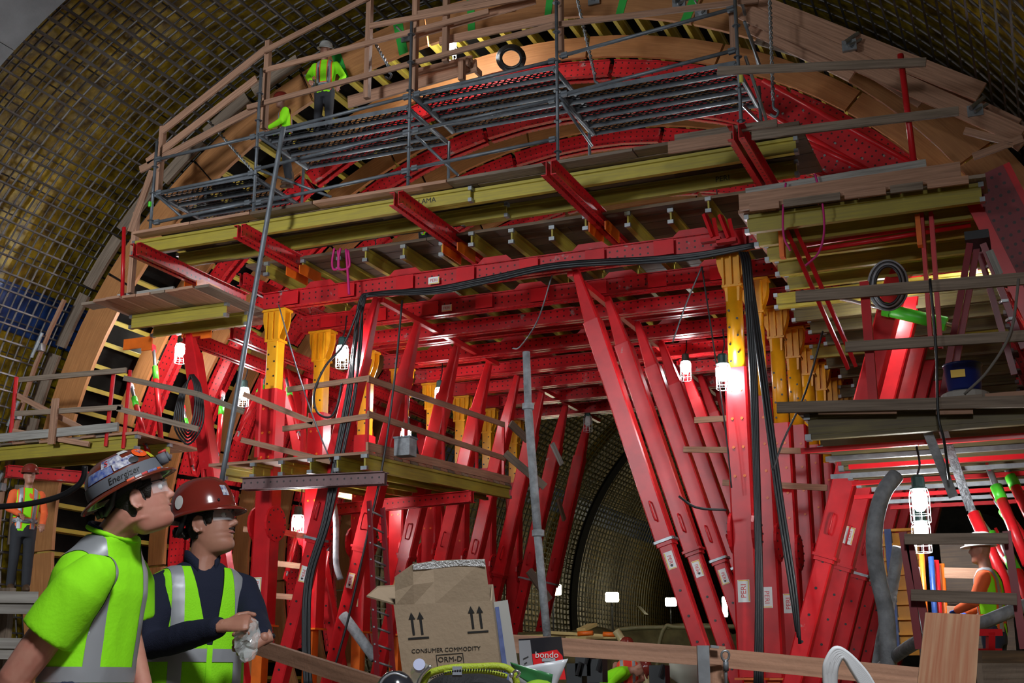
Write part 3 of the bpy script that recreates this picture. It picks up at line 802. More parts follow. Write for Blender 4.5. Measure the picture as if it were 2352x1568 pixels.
obj('post', G().tube([at(2068, 125, Y=15.4), at(2100, 382, Y=15.4)], .04, 8), m_redb, gr, smooth=True)
rail(gr, (1550, 318), (1785, 282), 15.6, mat=m_lumg, w=.1); rail(gr, (1535, 340), (1680, 318), 15.5, mat=m_lum, w=.17)
rail(gr, (2215, 300), (2330, 330), 15.6, mat=m_lum); rail(gr, (2235, 360), (2350, 318), 15.6, mat=m_lum)
for p, q, lab in (((1815, 520), (1955, 838), 'long red twin channel raker under the high right platform, near its left end'), ((2128, 490), (2150, 800), 'red twin channel hanger under the high right platform beside the step ladder')):
    A = at(*p, Y=15.6); B = at(*q, Y=17.4 if p[0] < 2000 else 15.8)
    r = thing('raker', lab, 'strut', B); double_channel('channel', A, B, .16, r, m_redb, .05, up=(0, 1, 0))
    g = G(); g.bar(A + V(-.1, -.1, -.05), A + V(-.1, -.1, -.45), .06, .12, (0, 1, 0)); obj('clamp_plate', g, m_orange, r)
for k, yy in enumerate((538, 552)):
    solo('tube_pair', G().tube([at(1850, yy + 25, Y=16), at(2230, yy - 35, Y=16)], .03, 8), m_redb, ['upper red tube running level under the high right platform', 'lower red tube running level under the high right platform'][k], 'tube', smooth=True)

# right low platform
a, b = at(1857, 982, Y=12.8), at(2400, 975, Y=12.8); z = a.z + .13
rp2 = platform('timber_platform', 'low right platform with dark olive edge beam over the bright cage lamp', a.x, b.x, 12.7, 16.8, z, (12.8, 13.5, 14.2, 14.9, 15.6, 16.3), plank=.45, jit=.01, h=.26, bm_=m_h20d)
obj('plank', G().bar(at(1785, 936, Y=12.6), at(2352, 922, Y=12.6), .05, .11), m_lumg, rp2)
for x0, x1 in ((1880, 2060), (2150, 2235)): obj('plank', G().bar(at(x0, 944, Y=12.65), at(x1, 942, Y=12.65), .04, .07), m_lum, rp2)
for k in range(9):
    y = 13.1 + k * .62; obj('steel_rail', G().bar((-2.3 + .15 * (k % 3), y, z - .31), (.2, y, z - .31), .05, .05), m_galv if k % 2 else m_redb, rp2)
gr = thing('timber_guardrail', 'grey lumber guardrail with red channel post on the low right platform', 'guardrail', at(2000, 930, Y=12.7))
rail(gr, (1828, 682), (2400, 636), 12.7, mat=m_lumg, w=.12); rail(gr, (1942, 797), (2400, 768), 12.7, mat=m_lumg, w=.105)
post(gr, (1984, 648), (2008, 932), 12.8, .07, .09, m_red)
# ================================================================ WORK LAMPS
def work_lamp(c, lab, lit=True, s=1.0, group=None, bulb=None):
    """cage lamp hanging by its cord; c = bulb centre"""
    c = Vector(c); r = thing('cage_lamp', lab, 'lamp', c - V(0, 0, .32*s), group)
    obj('bulb', G().lathe([(.0, .16*s), (.05*s, .15*s), (.085*s, .08*s), (.095*s, 0), (.085*s, -.08*s), (.05*s, -.13*s), (0, -.14*s)], c, n=12), (bulb or m_bulb) if lit else m_white, r, smooth=True)
    obj('socket', G().lathe([(.03*s, .34*s), (.07*s, .33*s), (.085*s, .3*s), (.085*s, .18*s), (.11*s, .17*s), (.11*s, .15*s)], c, n=12), m_socket, r)
    g = G()
    for i in range(8):
        a = 2*pi*i/8; e = V(cos(a), sin(a), 0)
        g.tube([c + e*.1*s + V(0, 0, .16*s), c + e*.125*s + V(0, 0, .08*s), c + e*.125*s - V(0, 0, .28*s)], .005*s, 4)
    for z in (.08, -.06, -.18, -.28): g.tube([c + V(.125*s*cos(2*pi*i/16), .125*s*sin(2*pi*i/16), z*s) for i in range(16)], .005*s, 4, closed=True)
    obj('cage', g, m_cage, r)
    obj('cord', G().tube(curve_pts([c + V(0, 0, .34*s), c + V(.03, .02, .5*s), c + V(.0, .1, .8*s)], 4), .012, 6), m_black, r)
    return r
LAMPS = [((415, 805), dict(Y=18.9), 'lit cage lamp at the head of the left struts, beside the orange plate'),
         ((786, 812), dict(Y=17.6), 'glaring cage lamp hanging left of the cable wrapped inner strut'),
         ((1661, 856), dict(Y=17.5), 'glaring cage lamp left of the nearest yellow screw head'),
         ((684, 1200), dict(Y=18.9), 'lit cage lamp under the mid height platform above a pale board'),
         ((2112, 1150), dict(Y=13.4), 'large glaring cage lamp under the low right platform'),
         ((2116, 1222), dict(Y=15.8), 'lit lamp just behind the dark rail below the large cage lamp'),
         ((932, 990), dict(Y=21.0), 'small lit lamp behind the grey box on the mid height platform'),
         ((1350, 968), dict(Y=27.9), 'unlit cage lamp with green socket hanging in the central opening'),
         ((352, 806), dict(Y=20.0), 'lit lamp half hidden behind the left form ribs'),
         ((1035, 104), dict(Y=18.35), 'lit lamp inside the crown of the formwork arch'),
         ((2240, 585), dict(Y=17.9), 'lit lamp behind the step ladder under the high right platform'),
         ((1885, 640), dict(Y=24.0), 'lit lamp deep under the right side of the deck'),
         ((1575, 845), dict(Y=23.2), 'lit lamp deep behind the inner right struts'),
         ((560, 905), dict(Y=20.5), 'lit lamp behind the grey steel pole on the left side'),
         ((1010, 905), dict(Y=22.5), 'lit lamp deep between the inner left struts'),
         ((2040, 700), dict(Y=18.75), 'lit lamp among the outer right struts'),
         ((0, 0), (-8.2, 21.2, 7.75), 'lit lamp standing on the work deck inside the formwork arch, in the middle'),
         ((0, 0), (-11.6, 20.4, 7.75), 'lit lamp standing on the work deck behind the scaffold, farthest from the chord beams'),
         ((0, 0), (-4.8, 20.4, 7.75), 'lit lamp standing on the work deck inside the formwork arch, toward the chord beams'),
         ((820, 1150), dict(Y=21.5), 'lit lamp among the lower left struts')]
for i, (p, k, lab) in enumerate(LAMPS):
    work_lamp(at(*p, **k) if isinstance(k, dict) else k, lab, lit=(i != 7), s=.78 if i == 4 else .85, bulb=m_bulb2 if i in (11, 12, 13, 14, 15, 8, 6, 19, 20) else m_bulb)
# floodlights in the far tunnel
for i, (px, py, w, h, Y, tl) in enumerate(((1271, 1354, 37, 25, 40, 0), (1406, 1371, 31, 22, 47, 0), (1541, 1382, 26, 19, 54, 0), (1665, 1393, 12, 45, 60, .2), (1789, 1352, 12, 28, 62, .2))):
    p = at(px, py, Y=Y); d = p.length; wv, hv = w / FPX * d * .96, h / FPX * d * .96
    r = thing('floodlight', 'lit floodlight shining on the far rebar wall, %s from the left' % ORD[i], 'floodlight', (p.x, p.y, -1.5), 'floodlights in the far tunnel')
    u = V(cos(YAW), sin(YAW), 0); n_ = V(-sin(YAW), cos(YAW), 0)
    prof = [(-wv/2, -hv*.4), (-wv*.42, -hv/2), (wv*.42, -hv/2), (wv/2, -hv*.4), (wv/2, hv*.4), (wv*.42, hv/2), (-wv*.42, hv/2), (-wv/2, hv*.4)]
    obj('lens', G().prism(prof, p, p + n_ * .02), m_flood, r)
    obj('housing', G().prism([(a*1.06, b*1.08) for a, b in prof], p + n_*.02, p + n_*.3, prof2=[(a*.6, b*.6) for a, b in prof]), m_black, r)
    obj('stand', G().tube([p + n_*.2 - V(0, 0, hv*.4), V(p.x + n_.x*.2, p.y + n_.y*.2, -1.5)], .03, 6), m_galvd, r)

# ================================================================ CABLES, POLES, HOSES, CHAINS
def cable(name, pts, r, mat, lab, cat='cable', group=None, n=6, sides=7):
    return solo(name, G().tube(curve_pts(pts, n), r, sides), mat, lab, cat, group, smooth=True)
YG = 17.72
def bundle(name, lab, loc, cat='cable'): return thing(name, lab, cat, loc)
def strand(root, nm, pts, r, mat, n=6, sides=7): return obj(nm, G().tube(curve_pts(pts, n), r, sides), mat, root, smooth=True)
bL = bundle('cable_bundle', 'thick black cable bundle along the front cross girder and down an inner strut', at(700, 1580, Y=17.5))
bR = bundle('cable_bundle', 'black cables hanging straight down between the first two upright posts with stickers', at(1734, 1585, Y=17.55))
bS = bundle('cable_bundle', 'black cables slanting across several upright posts and ending above their stickers', at(1830, 1480, Y=17.35))
bC = bundle('cable_coil', 'black cable coil hung on the outer strut near the orange plate', at(432, 1000, Y=17.3))
bH = bundle('hose_coil', 'round black hose coil hung on the scaffold top near the crown of the arch', at(1174, 165, Y=17.2), 'hose')
bK = bundle('cable_coil', 'black and grey cable coil hung on the big strut beside the step ladder', at(2040, 700, Y=16.2))
for i in range(6):
    o = i * 2.0 + random.uniform(-1, 1); jy = i * .03
    pts = [at(1750, 556 + o*.8, Y=YG), at(1560, 586 + o*1.2, Y=YG + .02), at(1290, 603 + o, Y=YG - jy), at(1130, 634 + o*1.2, Y=YG - jy), at(1000, 660 + o*(.6 + .3*(i % 3)), Y=YG - .02 - jy), at(860, 672 + o*.6, Y=YG - jy)]
    pts += [at(826 + o, 690 + (i % 2)*6, Y=YG - .05 - jy), at(812 + o*2 + random.uniform(-9, 3), 790, Y=YG - .1 - jy), at(796 + o*2, 900, Y=17.5), at(768 + o*1.8, 1050, Y=17.5), at(740 + o*1.5, 1200, Y=17.5), at(702 + o*1.4, 1330, Y=17.5), at(695 + o*1.5, 1470, Y=17.5), at(700 + o*1.5, 1580, Y=17.5)]
    strand(bL, 'cable', pts, .021, m_black)
for i in range(4):
    o = i * 5.5
    pts = [at(1700 + o, 580, Y=17.7), at(1708 + o, 620, Y=17.5), at(1722 + o*.8, 820, Y=17.5), at(1733 + o*.6, 1090, Y=17.55), at(1738 + o*.7, 1350, Y=17.55), at(1734 + o, 1585, Y=17.55)]
    strand(bR, 'cable', pts, .024, m_black)
for i in range(3):
    o = i * 6
    pts = [at(1716 + o*.5, 610, Y=17.6), at(1745 + o, 850, Y=17.3), at(1785 + o, 1150, Y=17.3), at(1815 + o, 1350, Y=17.3), at(1830 + o*.6, 1450 + 14*i, Y=17.35)]
    strand(bS, 'cable', pts, .022, m_black)
cable('cable_loop', [at(x, y, Y=17.4) for x, y in ((828, 700), (790, 790), (748, 840), (722, 900), (728, 945), (757, 958), (775, 930), (785, 880))], .02, m_black, 'black cable loop drooping in front of the second yellow post on the left')
cable('cable_loop', [at(x, y, Y=17.4) for x, y in ((924, 690), (905, 880), (880, 1060), (850, 1200), (800, 1420), (760, 1560))], .018, m_black, 'thin black cable slanting from the front girder down past the ladder')
for i in range(5):
    o = i * 5
    strand(bC, 'turn', [at(x, y, Y=17.3 + .03*i) for x, y in ((437 + o*.4, 860), (425 - o*.5, 900), (420 - o, 955 + o), (432, 990 + o*1.5), (446 + o, 950 + o), (447 + o*.7, 890), (438 + o*.3, 860))], .018, m_black)
for i in range(4):
    strand(bH, 'turn', [at(1174 + (24 + i*2.2) * cos(a*pi/6), 134 + (22 + i*2.2) * sin(a*pi/6), Y=17.2 + .03*i) for a in range(13)], .03, m_black)
for i in range(4):
    strand(bK, 'turn', [at(2040 + (30 + i*5) * cos(a*pi/6), 655 + (44 + i*4) * sin(a*pi/6), Y=16.2 + .04*i) for a in range(13)], .02, (m_black, m_hose)[i % 2])
cable('air_hose', [at(x, y, D=7.5) for x, y in ((-20, 1165), (60, 1158), (130, 1142), (175, 1118), (192, 1095), (195, 1070))], .018, m_blue if 0 else m_black, 'dark hose sagging across the left edge behind the hard hat', 'hose')
cable('wire_rope', [at(1268, 632, Y=18), at(1235, 735, Y=18.2), at(1195, 795, Y=19), at(1178, 800, Y=19.5)], .012, m_galvd, 'thin wire dangling under the front girder near the middle', 'wire')
cable('wire_rope', [at(1612, 612, Y=17.9), at(1575, 700, Y=18), at(1545, 785, Y=18.4)], .012, m_galvd, 'thin wire dangling under the front girder left of the right posts', 'wire')
cable('wire_rope', [at(1612, 612, Y=17.5), at(1640, 800, Y=17.5), at(1668, 1000, Y=17.5), at(1680, 1120, Y=17.5)], .012, m_black, 'thin black wire hanging from the girder beside the right cage lamp', 'wire')
cable('wire_rope', [at(640, 700, Y=17.4), at(680, 840, Y=17.4), at(720, 960, Y=17.4), at(760, 1060, Y=17.4)], .012, m_galvd, 'thin wire slanting across the nearest left yellow post', 'wire')
cable('wire_rope', [at(1560, 1140, Y=17.3), at(1600, 1165, Y=17.2), at(1668, 1171, Y=17.4)], .018, m_black, 'black hose between the inner right struts and the nearest right post', 'hose')
cable('wire_rope', [at(1890, 760, Y=16.5), at(1850, 900, Y=16.5), at(1800, 1010, Y=16.5), at(1775, 1080, Y=16.5)], .014, m_black, 'thin black cable drooping from the twin channel raker to the posts', 'cable')
cable('wire_rope', [at(2136, 640, Y=12.6), at(2150, 800, Y=12.6), at(2155, 950, Y=12.55), at(2168, 1010, Y=12.6), at(2180, 1100, Y=12.8)], .014, m_black, 'black cable draped over the low right guardrail', 'cable')
cable('wire_rope', [at(2340, 640, Y=12.6), at(2322, 760, Y=12.6), at(2270, 850, Y=12.6), at(2215, 905, Y=12.7)], .014, m_rope, 'grey rope drooping to the blue bucket', 'rope')
for i, pts in enumerate((((1805, 420), (1799, 470), (1800, 540), (1815, 575)), ((1872, 400), (1888, 460), (1893, 530), (1880, 580), (1850, 610)))):
    cable('strap', [at(x, y, Y=15.0) for x, y in pts], .014, m_magenta, ['left dark red rope looped over the high right platform edge', 'right dark red rope looped over the high right platform edge'][i], 'rope')
for i, (x0, x1) in enumerate(((768, 776), (782, 800))):
    cable('strap', [at(x, y, Y=17.5) for x, y in ((x0, 570), (x0 - 5, 600), (x0 - 2, 618), (x1 + 2, 612), (x1, 575))], .02, m_magenta, ['short magenta strap loop hanging under the front deck', 'second magenta strap loop beside the long strap end'][i], 'strap')
cable('strap', [at(x, y, Y=17.5) for x, y in ((795, 572), (799, 630), (802, 676))], .022, m_magenta, 'long magenta strap end hanging to the front girder', 'strap')
def twisted(pts, lab):
    r = thing('lifting_chain', lab, 'chain', pts[-1]); a, b = Vector(pts[0]), Vector(pts[-1]); t = (b - a).normalized(); e = t.orthogonal().normalized(); q = t.cross(e); L = (b - a).length; m = int(L / .022)
    for ph in (0, pi):
        obj('strand', G().tube([a + t * (L*k/m) + (e*cos(k*.9 + ph) + q*sin(k*.9 + ph)) * .018 for k in range(m + 1)], .013, 5), m_galv, r, smooth=True)
    obj('hook', G().tube(curve_pts([b, b - V(0, 0, .1), b + V(.06, 0, -.17), b + V(.02, 0, -.24), b + V(-.05, 0, -.19)], 4), .02, 6), m_galvd, r, smooth=True)
for (a, b, Y, lab) in (((1325, -6), (1366, 172), 16.9, 'twisted lifting chain hanging behind the scaffold right of the crown'), ((848, 75), (892, 152), 17.0, 'short twisted chain hanging behind the guardrail left of the crown'),
                       ((1768, -6), (1776, 232), 16.2, 'long twisted chain hanging right of the scaffold end'), ((478, 276), (580, 392), 17.0, 'slanting twisted chain behind the sloping left guardrail')):
    twisted((at(*a, Y=Y), at(*b, Y=Y)), lab)
a, b = at(651, 292, Y=15.9), at(508, 1112, Y=15.9)
cable('steel_pole', [a, a.lerp(b, .5), b], .042, m_galvd, 'long grey steel pole leaning from the scaffold down to the left', 'pole')
r = thing('galvanised_pipe', 'pale splashed scaffold pipe standing in the central opening', 'pipe', at(1255, 1460, Y=16.2))
for (p, q, w) in (((1209, 808), (1213, 935), .055), ((1212, 925), (1235, 1225), .06), ((1233, 1210), (1257, 1465), .055)):
    obj('tube', G().tube([at(*p, Y=16.2), at(*q, Y=16.2)], w, 12), m_hose, r, smooth=True)
for p in ((1213, 933), (1236, 1224)):
    c = at(*p, Y=16.2); obj('coupler', G().lathe([(.06, -.05), (.085, -.04), (.085, .04), (.06, .05)], c, n=12), m_hose, r)
# grey concrete hoses at right
def hose(pts, rr, lab):
    cp = curve_pts(pts, 8); return solo('concrete_hose', G().tube(cp, rr, 14), m_hose, lab, 'hose', None, True)
hose([at(x, y, D=d) for x, y, d in ((2058, 1092, 12.0), (2030, 1130, 11.9), (2012, 1190, 11.8), (2008, 1260, 11.7), (2018, 1330, 11.6), (2034, 1400, 11.5), (2040, 1480, 11.4), (2042, 1590, 11.4))], .077, 'thick grey concrete hose hanging in front of the outer right struts')
hose([at(x, y, D=d) for x, y, d in ((2064, 1255, 12.6), (2052, 1330, 12.6), (2040, 1400, 12.5), (2026, 1470, 12.3), (2018, 1520, 12.2), (2010, 1590, 12.2))], .062, 'thinner dark grey hose behind the thick concrete hose')
hose([at(x, y, D=d) for x, y, d in ((2010, 1545, 12), (2055, 1508, 11.4), (2110, 1473, 10.5), (2180, 1452, 10.2), (2250, 1432, 10.2), (2310, 1408, 10.3), (2360, 1388, 10.5))], .055, 'grey hose lying level behind the pale board at lower right')

# ================================================================ LADDERS
def ladder(lab, A0, A1, B0, B1, n, mat, rail_w=.07, rung0=.05):
    r = thing('ladder', lab, 'ladder', A1)
    A0, A1, B0, B1 = map(Vector, (A0, A1, B0, B1)); nrm = (B0 - A0).cross(A1 - A0).normalized()
    for a, b in ((A0, A1), (B0, B1)): obj('rail', G().bar(a, b, rail_w, .03, nrm.cross(b - a)), mat, r)
    for k in range(n):
        f = rung0 + (1 - rung0) * k / n; a, b = A0.lerp(A1, f), B0.lerp(B1, f); e = (b - a).normalized() * .03
        obj('rung', G().tube([a - e, b + e], .017, 8), m_galv, r, smooth=True)
ladder('dark red fibreglass ladder with pale rungs standing beside the cardboard carton', at(848, 1150, Y=17.0), at(868, 1600, Y=17.0), at(879, 1166, Y=17.25), at(907, 1612, Y=17.25), 11, m_maroon, .09)
r = thing('step_ladder', 'dark red step ladder standing on the low right platform', 'ladder', at(2200, 915, Y=14.6))
t = at(2240, 545, Y=14.6)
for a, b, Y0, Y1 in (((2228, 560), (2165, 912), 14.5, 14.4), ((2246, 560), (2182, 912), 14.9, 14.9), ((2258, 560), (2352, 800), 14.5, 14.6), ((2250, 580), (2330, 860), 14.9, 15.0)):
    obj('leg', G().bar(at(*a, Y=Y0), at(*b, Y=Y1), .07, .06, (0, 1, 0)), m_maroon, r)
obj('top_cap', G().box(t + V(.02, .15, 0), .26, .5, .1), m_black, r)
for k in range(5):
    f = .2 + k * .17; x = 2258 + 94*f; y = 560 + 240*f
    obj('step', G().bar(at(x, y, Y=14.5), at(x - 8, y + 6, Y=14.95), .07, .03), m_galv, r)
obj('warning_label', G().bar(at(2272, 575, Y=14.44), at(2296, 630, Y=14.47), .08, .01, (0, 1, 0)), m_lumgrey, r)

# ================================================================ PUSH-PULL PROPS
def prop(a, b, lab, rr=.045, sleeve=True, group=None, mat=None):
    a, b = Vector(a), Vector(b); r = thing('push_pull_prop', lab, 'prop', a, group); P = lambda t: a.lerp(b, t)
    obj('outer_tube', G().tube([P(.12), P(.72)], rr, 12), mat or m_redb, r, smooth=True)
    obj('inner_tube', G().tube([P(.70), P(.94)], rr*.62, 10), m_galv, r, smooth=True)
    obj('spindle', G().tube([P(0.05), P(.13)], rr*.6, 8), m_galv, r, smooth=True)
    t = (b - a).normalized()
    for f in (.04, .96):
        g = G(); c = P(f); g.bar(c - t*.08, c + t*.08, .03, .11, V(0, 1, 0)); obj('end_fork', g, m_redb, r)
    if sleeve: obj('sleeve', G().tube([P(.66), P(.78)], rr*1.12, 12), m_green, r, smooth=True)
LP = [((372, 1040), (352, 790), 18.4, 'red prop standing on the low left platform under the orange plate', True), ((340, 1040), (300, 880), 17.4, 'slim red prop leaning on the low left platform, with green sleeve', True),
      ((445, 1090), (420, 930), 18.8, 'short red prop under the hanging cable coil, with green sleeve', True), ((498, 1060), (512, 900), 19.6, 'red prop behind the outer left strut', True),
      ((540, 1010), (620, 850), 19.2, 'red prop with long green sleeve slanting behind the nearest left post', True), ((690, 1010), (655, 860), 20.2, 'red prop slanting between the first two left posts', True),
      ((600, 1300), (640, 1130), 19.4, 'orange red prop below the lit lamp under the mid platform', True), ((655, 1330), (690, 1190), 20.4, 'short prop beside the galvanised pipe at lower left', True), ((730, 1420), (760, 1210), 20.5, 'red prop behind the cable wrapped strut', False)]
for a, b, Y, lab, s in LP: prop(at(*a, Y=Y), at(*b, Y=Y + .6), lab, .05, s, None)
RP = [((2352, 1440), (2195, 1085), 14.2, .07), ((2375, 1330), (2265, 1060), 14.6, .06), ((2400, 1260), (2300, 1050), 15.2, .06), ((2390, 1290), (2282, 1140), 15.0, .055), ((2310, 1330), (2225, 1165), 15.6, .05), ((2400, 1400), (2240, 1180), 14.8, .06), ((2420, 1500), (2290, 1220), 14.6, .06)]
for k, (a, b, Y, rr) in enumerate(RP):
    prop(at(*a, Y=Y), at(*b, Y=Y + .5), 'red push pull prop with green sleeve under the low right platform, %s from the left' % ORD[k], rr, k not in (0,), 'slanting props at lower right', m_red)
r = thing('push_pull_prop', 'thick red prop with bright green sleeve lying nearly level behind the outer right struts', 'prop', at(1980, 690, Y=17.6)); p, q = at(1930, 685, Y=17.6), at(2205, 752, Y=17.6)
obj('inner_tube', G().tube([p, q], .03, 8), m_steel, r, smooth=True); obj('sleeve', G().tube([p.lerp(q, .4), p.lerp(q, .86)], .09, 12), m_green, r, smooth=True)
for f in (.4, .86): obj('sleeve_ring', G().tube([p.lerp(q, f - .03), p.lerp(q, f + .03)], .1, 12), m_green, r)

# hanging taped channels under the low right platform
for k, (a, b, Y) in enumerate((((2128, 985), (2190, 1140), 12.9), ((2165, 985), (2230, 1170), 13.3))):
    solo('taped_hanger', G().bar(at(*a, Y=Y), at(*b, Y=Y + .2), .09, .07, (0, 1, 0)), m_hose, ['silver splashed hanger channel under the low right platform, left one', 'silver splashed hanger channel under the low right platform, right one'][k], 'hanger')
# right lower guardrail with maroon posts
gr = thing('steel_guardrail', 'maroon post guardrail with dark wooden rails at lower right', 'guardrail', at(2110, 1480, Y=9.6))
for a, b in (((2074, 1222), (2112, 1490)), ((2312, 1220), (2352, 1490)), ((2090, 1250), (2135, 1480))): obj('post', G().bar(at(*a, Y=9.6), at(*b, Y=9.6), .055, .05, (0, 1, 0)), m_maroon, gr)
rail(gr, (2078, 1238), (2316, 1236), 9.5, mat=m_lumg, w=.075); rail(gr, (2093, 1366), (2336, 1376), 9.5, mat=m_lumg, w=.08)
for k, (a, b, w, mt) in enumerate((((2250, 1548), (2420, 1548), .12, m_lumg), ((2250, 1512), (2420, 1512), .1, m_plyd))):
    solo('lumber_rail', G().bar(at(*a, D=7.0 + k), at(*b, D=7.4 + k), .04, w), mt, ['pale lumber rail right of the pale board at the lower corner', 'dark lumber rail right of the pale board at the lower corner'][k], 'rail')
r = thing('red_stand', 'small red steel trestle behind the pale board', 'stand', at(2270, 1500, D=9.5))
for a, b, w in (((2235, 1452), (2300, 1452), .05), ((2275, 1450), (2275, 1500), .06), ((2240, 1500), (2300, 1500), .07)): obj('bar', G().bar(at(*a, D=9.5), at(*b, D=9.5), .05, w), m_redb, r)

# ================================================================ FAR TUNNEL: bench, tarpaulin, debris, blue and yellow form panels
random.seed(5)
r = thing('tarpaulin_bench', 'olive tarpaulin draped over the far bench under the floodlit wall', 'tarpaulin', at(1450, 1500, Y=26))
rings = []
for k in range(31):
    f = k / 30; x = 1190 + 560 * f
    top = at(x, 1452 + 8 * sin(f * 17) - (12 if .4 < f < .8 else 0), Y=26 + 5*f); low = V(top.x, top.y - 1.0, -1.3)
    rings.append([top + V(0, 2.4, .02), top + V(0, .9, .05 + .05*sin(k)), top, top - V(0, .25 + .08*sin(k*1.9), .35), top.lerp(low, .6) - V(0, .1*sin(k*1.3), 0), low, low + V(0, 3.2, 0)])
obj('cloth', G().loft(rings), m_tarp, r, smooth=True)
obj('hem_pipe', G().tube(curve_pts([at(x, y, Y=26.5) for x, y in ((1415, 1446), (1470, 1441), (1530, 1440), (1600, 1436), (1700, 1440))], 4), .05, 8), m_tarp, r, smooth=True)
r = thing('loose_lumber', 'pale loose planks lying along the far bench behind the red paint carton', 'lumber', at(1300, 1462, Y=24))
for a, b in (((1195, 1462), (1330, 1458)), ((1260, 1452), (1420, 1462)), ((1335, 1446), (1362, 1434)), ((1300, 1465), (1415, 1463))): obj('plank', G().bar(at(*a, Y=24.4), at(*b, Y=24.7), .25, .06), M('pale_plank', (.55, .42, .16), .7) if a[0] < 1200 else bpy.data.materials['pale_plank'], r)
for k, (a, b) in enumerate((((1328, 1455), (1362, 1453)), ((1386, 1456), (1412, 1457)))): solo('red_pipe', G().tube([at(*a, Y=24), at(*b, Y=24)], .05, 8), m_orange, ['left short orange pipe lying on the far bench', 'right short orange pipe lying on the far bench'][k], 'pipe', smooth=True)
solo('hose_pipe', G().tube(curve_pts([at(x, y, Y=22.5) for x, y in ((1415, 1448), (1428, 1468), (1450, 1505), (1480, 1550), (1490, 1575))], 4), .075, 10), M('cream_pipe', (.5, .42, .2), .5), 'cream pipe slanting down from the far bench past the crouching worker', 'pipe', None, True)
solo('cable_hose', G().tube(curve_pts([at(x, y, Y=23.5) for x, y in ((1700, 1438), (1560, 1440), (1530, 1438), (1515, 1475), (1508, 1530), (1480, 1545))], 5), .04, 8), m_tarp, 'pale olive cable looping down from the far bench', 'hose', None, True)
solo('yellow_tag', G().bar(at(1466, 1392, Y=50), at(1484, 1412, Y=50), .55, .05), m_h20, 'small yellow panel hanging on the far wall', 'panel')
gsk = G(); gsk.ball(at(1580, 1535, Y=21), .32, .3, .3, 16, 12)
for i, p in enumerate(gsk.v): gsk.v[i] = p + noise.noise_vector(p * 4) * .06
solo('white_sack', gsk, M('white_sacking', (.45, .44, .36), .8), 'white filled sack lying behind the front rail post', 'sack', None, True)
for k, (x, y) in enumerate(((1345, 1525), (1372, 1540), (1515, 1555), (1325, 1550))):
    gg = G(); gg.box(at(x, y, Y=19), .25, .25, .35); gg.tube([at(x, y, Y=18.8), at(x + 8, y - 30, Y=18.8)], .03, 6)
    solo('machine_block', gg, m_black, ['dark machine block nearest the red paint carton', 'dark machine block left of the crouching worker', 'dark machine block right of the crouching worker', 'dark machine block low beside the red paint carton'][k], 'machine')
r = thing('yellow_shutter', 'yellow steel form panel with blue edge deep in the lower right', 'panel', at(2080, 1450, Y=22))
for x0, x1 in ((2045, 2110), ):
    p0, p1 = at(2050, 1255, Y=21), at(2105, 1470, Y=21)
    obj('face', G().box(((p0.x + p1.x)/2, 21.1, (p0.z + p1.z)/2), .55, .04, 1.9), m_yel, r)
    for q in range(8): obj('rib', G().box(((p0.x + p1.x)/2, 21.0, p1.z + .1 + q*.23), .55, .12, .04), m_yel, r)
    obj('edge', G().box((p0.x - .05, 21.0, (p0.z + p1.z)/2), .1, .16, 2.0), m_blue, r)
solo('galvanised_pipe', G().tube(curve_pts([at(764, 1142, Y=19.3), at(772, 1200, Y=19.3), at(772, 1290, Y=19.3), at(782, 1330, Y=19.3)], 5), .055, 12), m_hose, 'short upright galvanised pipe behind the cable wrapped strut', 'pipe', None, True)
solo('galvanised_pipe', G().tube([at(788, 1412, Y=18.9), at(862, 1512, Y=18.9)], .09, 12), m_hose, 'fat grey pipe slanting down behind the dark red ladder', 'pipe', None, True)
for k, (a, b, Y) in enumerate((((1160, 1040), (1252, 1118), 18.6), ((1172, 972), (1212, 1010), 18.4), ((1268, 1018), (1290, 1066), 26.0), ((1282, 1146), (1296, 1194), 26.5), ((1215, 1310), (1262, 1378), 18.5))):
    solo('timber_offcut', G().bar(at(*a, Y=Y), at(*b, Y=Y + .3), .05, .12), m_lumgrey if k == 2 else m_plyd, ['dark board leaning across the galvanised pipe and the inner struts', 'short dark board just above the leaning board', 'grey offcut wedged on the last but one inner strut', 'dark offcut wedged on the last inner strut', 'low dark board leaning on the foot of the galvanised pipe'][k], 'board')
for k, (x, y) in enumerate(((1632, 520), (1668, 522))):
    c = at(x, y, Y=17.6); g = G(); g.bar(c + V(-.08, 0, .2), c + V(.05, -.05, -.2), .09, .05); g.bar(c + V(.05, 0, .12), c + V(.1, .02, -.25), .07, .05); g.box(c + V(0, 0, -.22), .3, .12, .06)
    solo('clamp_bracket', g, m_redb, ['red clamp bracket on the front cross girder, farther from the yellow head', 'red clamp bracket on the front cross girder just above the yellow head'][k], 'bracket')
for k, (a, b, Y, mt, w) in enumerate((((2165, 1315), (2290, 1318), 17.0, m_lum, .13), ((2172, 1400), (2300, 1402), 17.0, m_lum, .1), ((2160, 1270), (2300, 1262), 18.5, m_plyd, .5), ((2160, 1350), (2330, 1352), 18.5, m_plyd, .5), ((2160, 1440), (2330, 1440), 18.5, m_plyd, .6))):
    solo('form_board', G().bar(at(*a, Y=Y), at(*b, Y=Y), .05, w), mt, ['pale red board behind the orange sleeved worker at elbow height', 'pale red board behind the orange sleeved worker at knee height', 'wide dark form board behind the orange sleeved worker, topmost', 'wide dark form board behind the orange sleeved worker, middle one', 'wide dark form board behind the orange sleeved worker, lowest'][k], 'board')
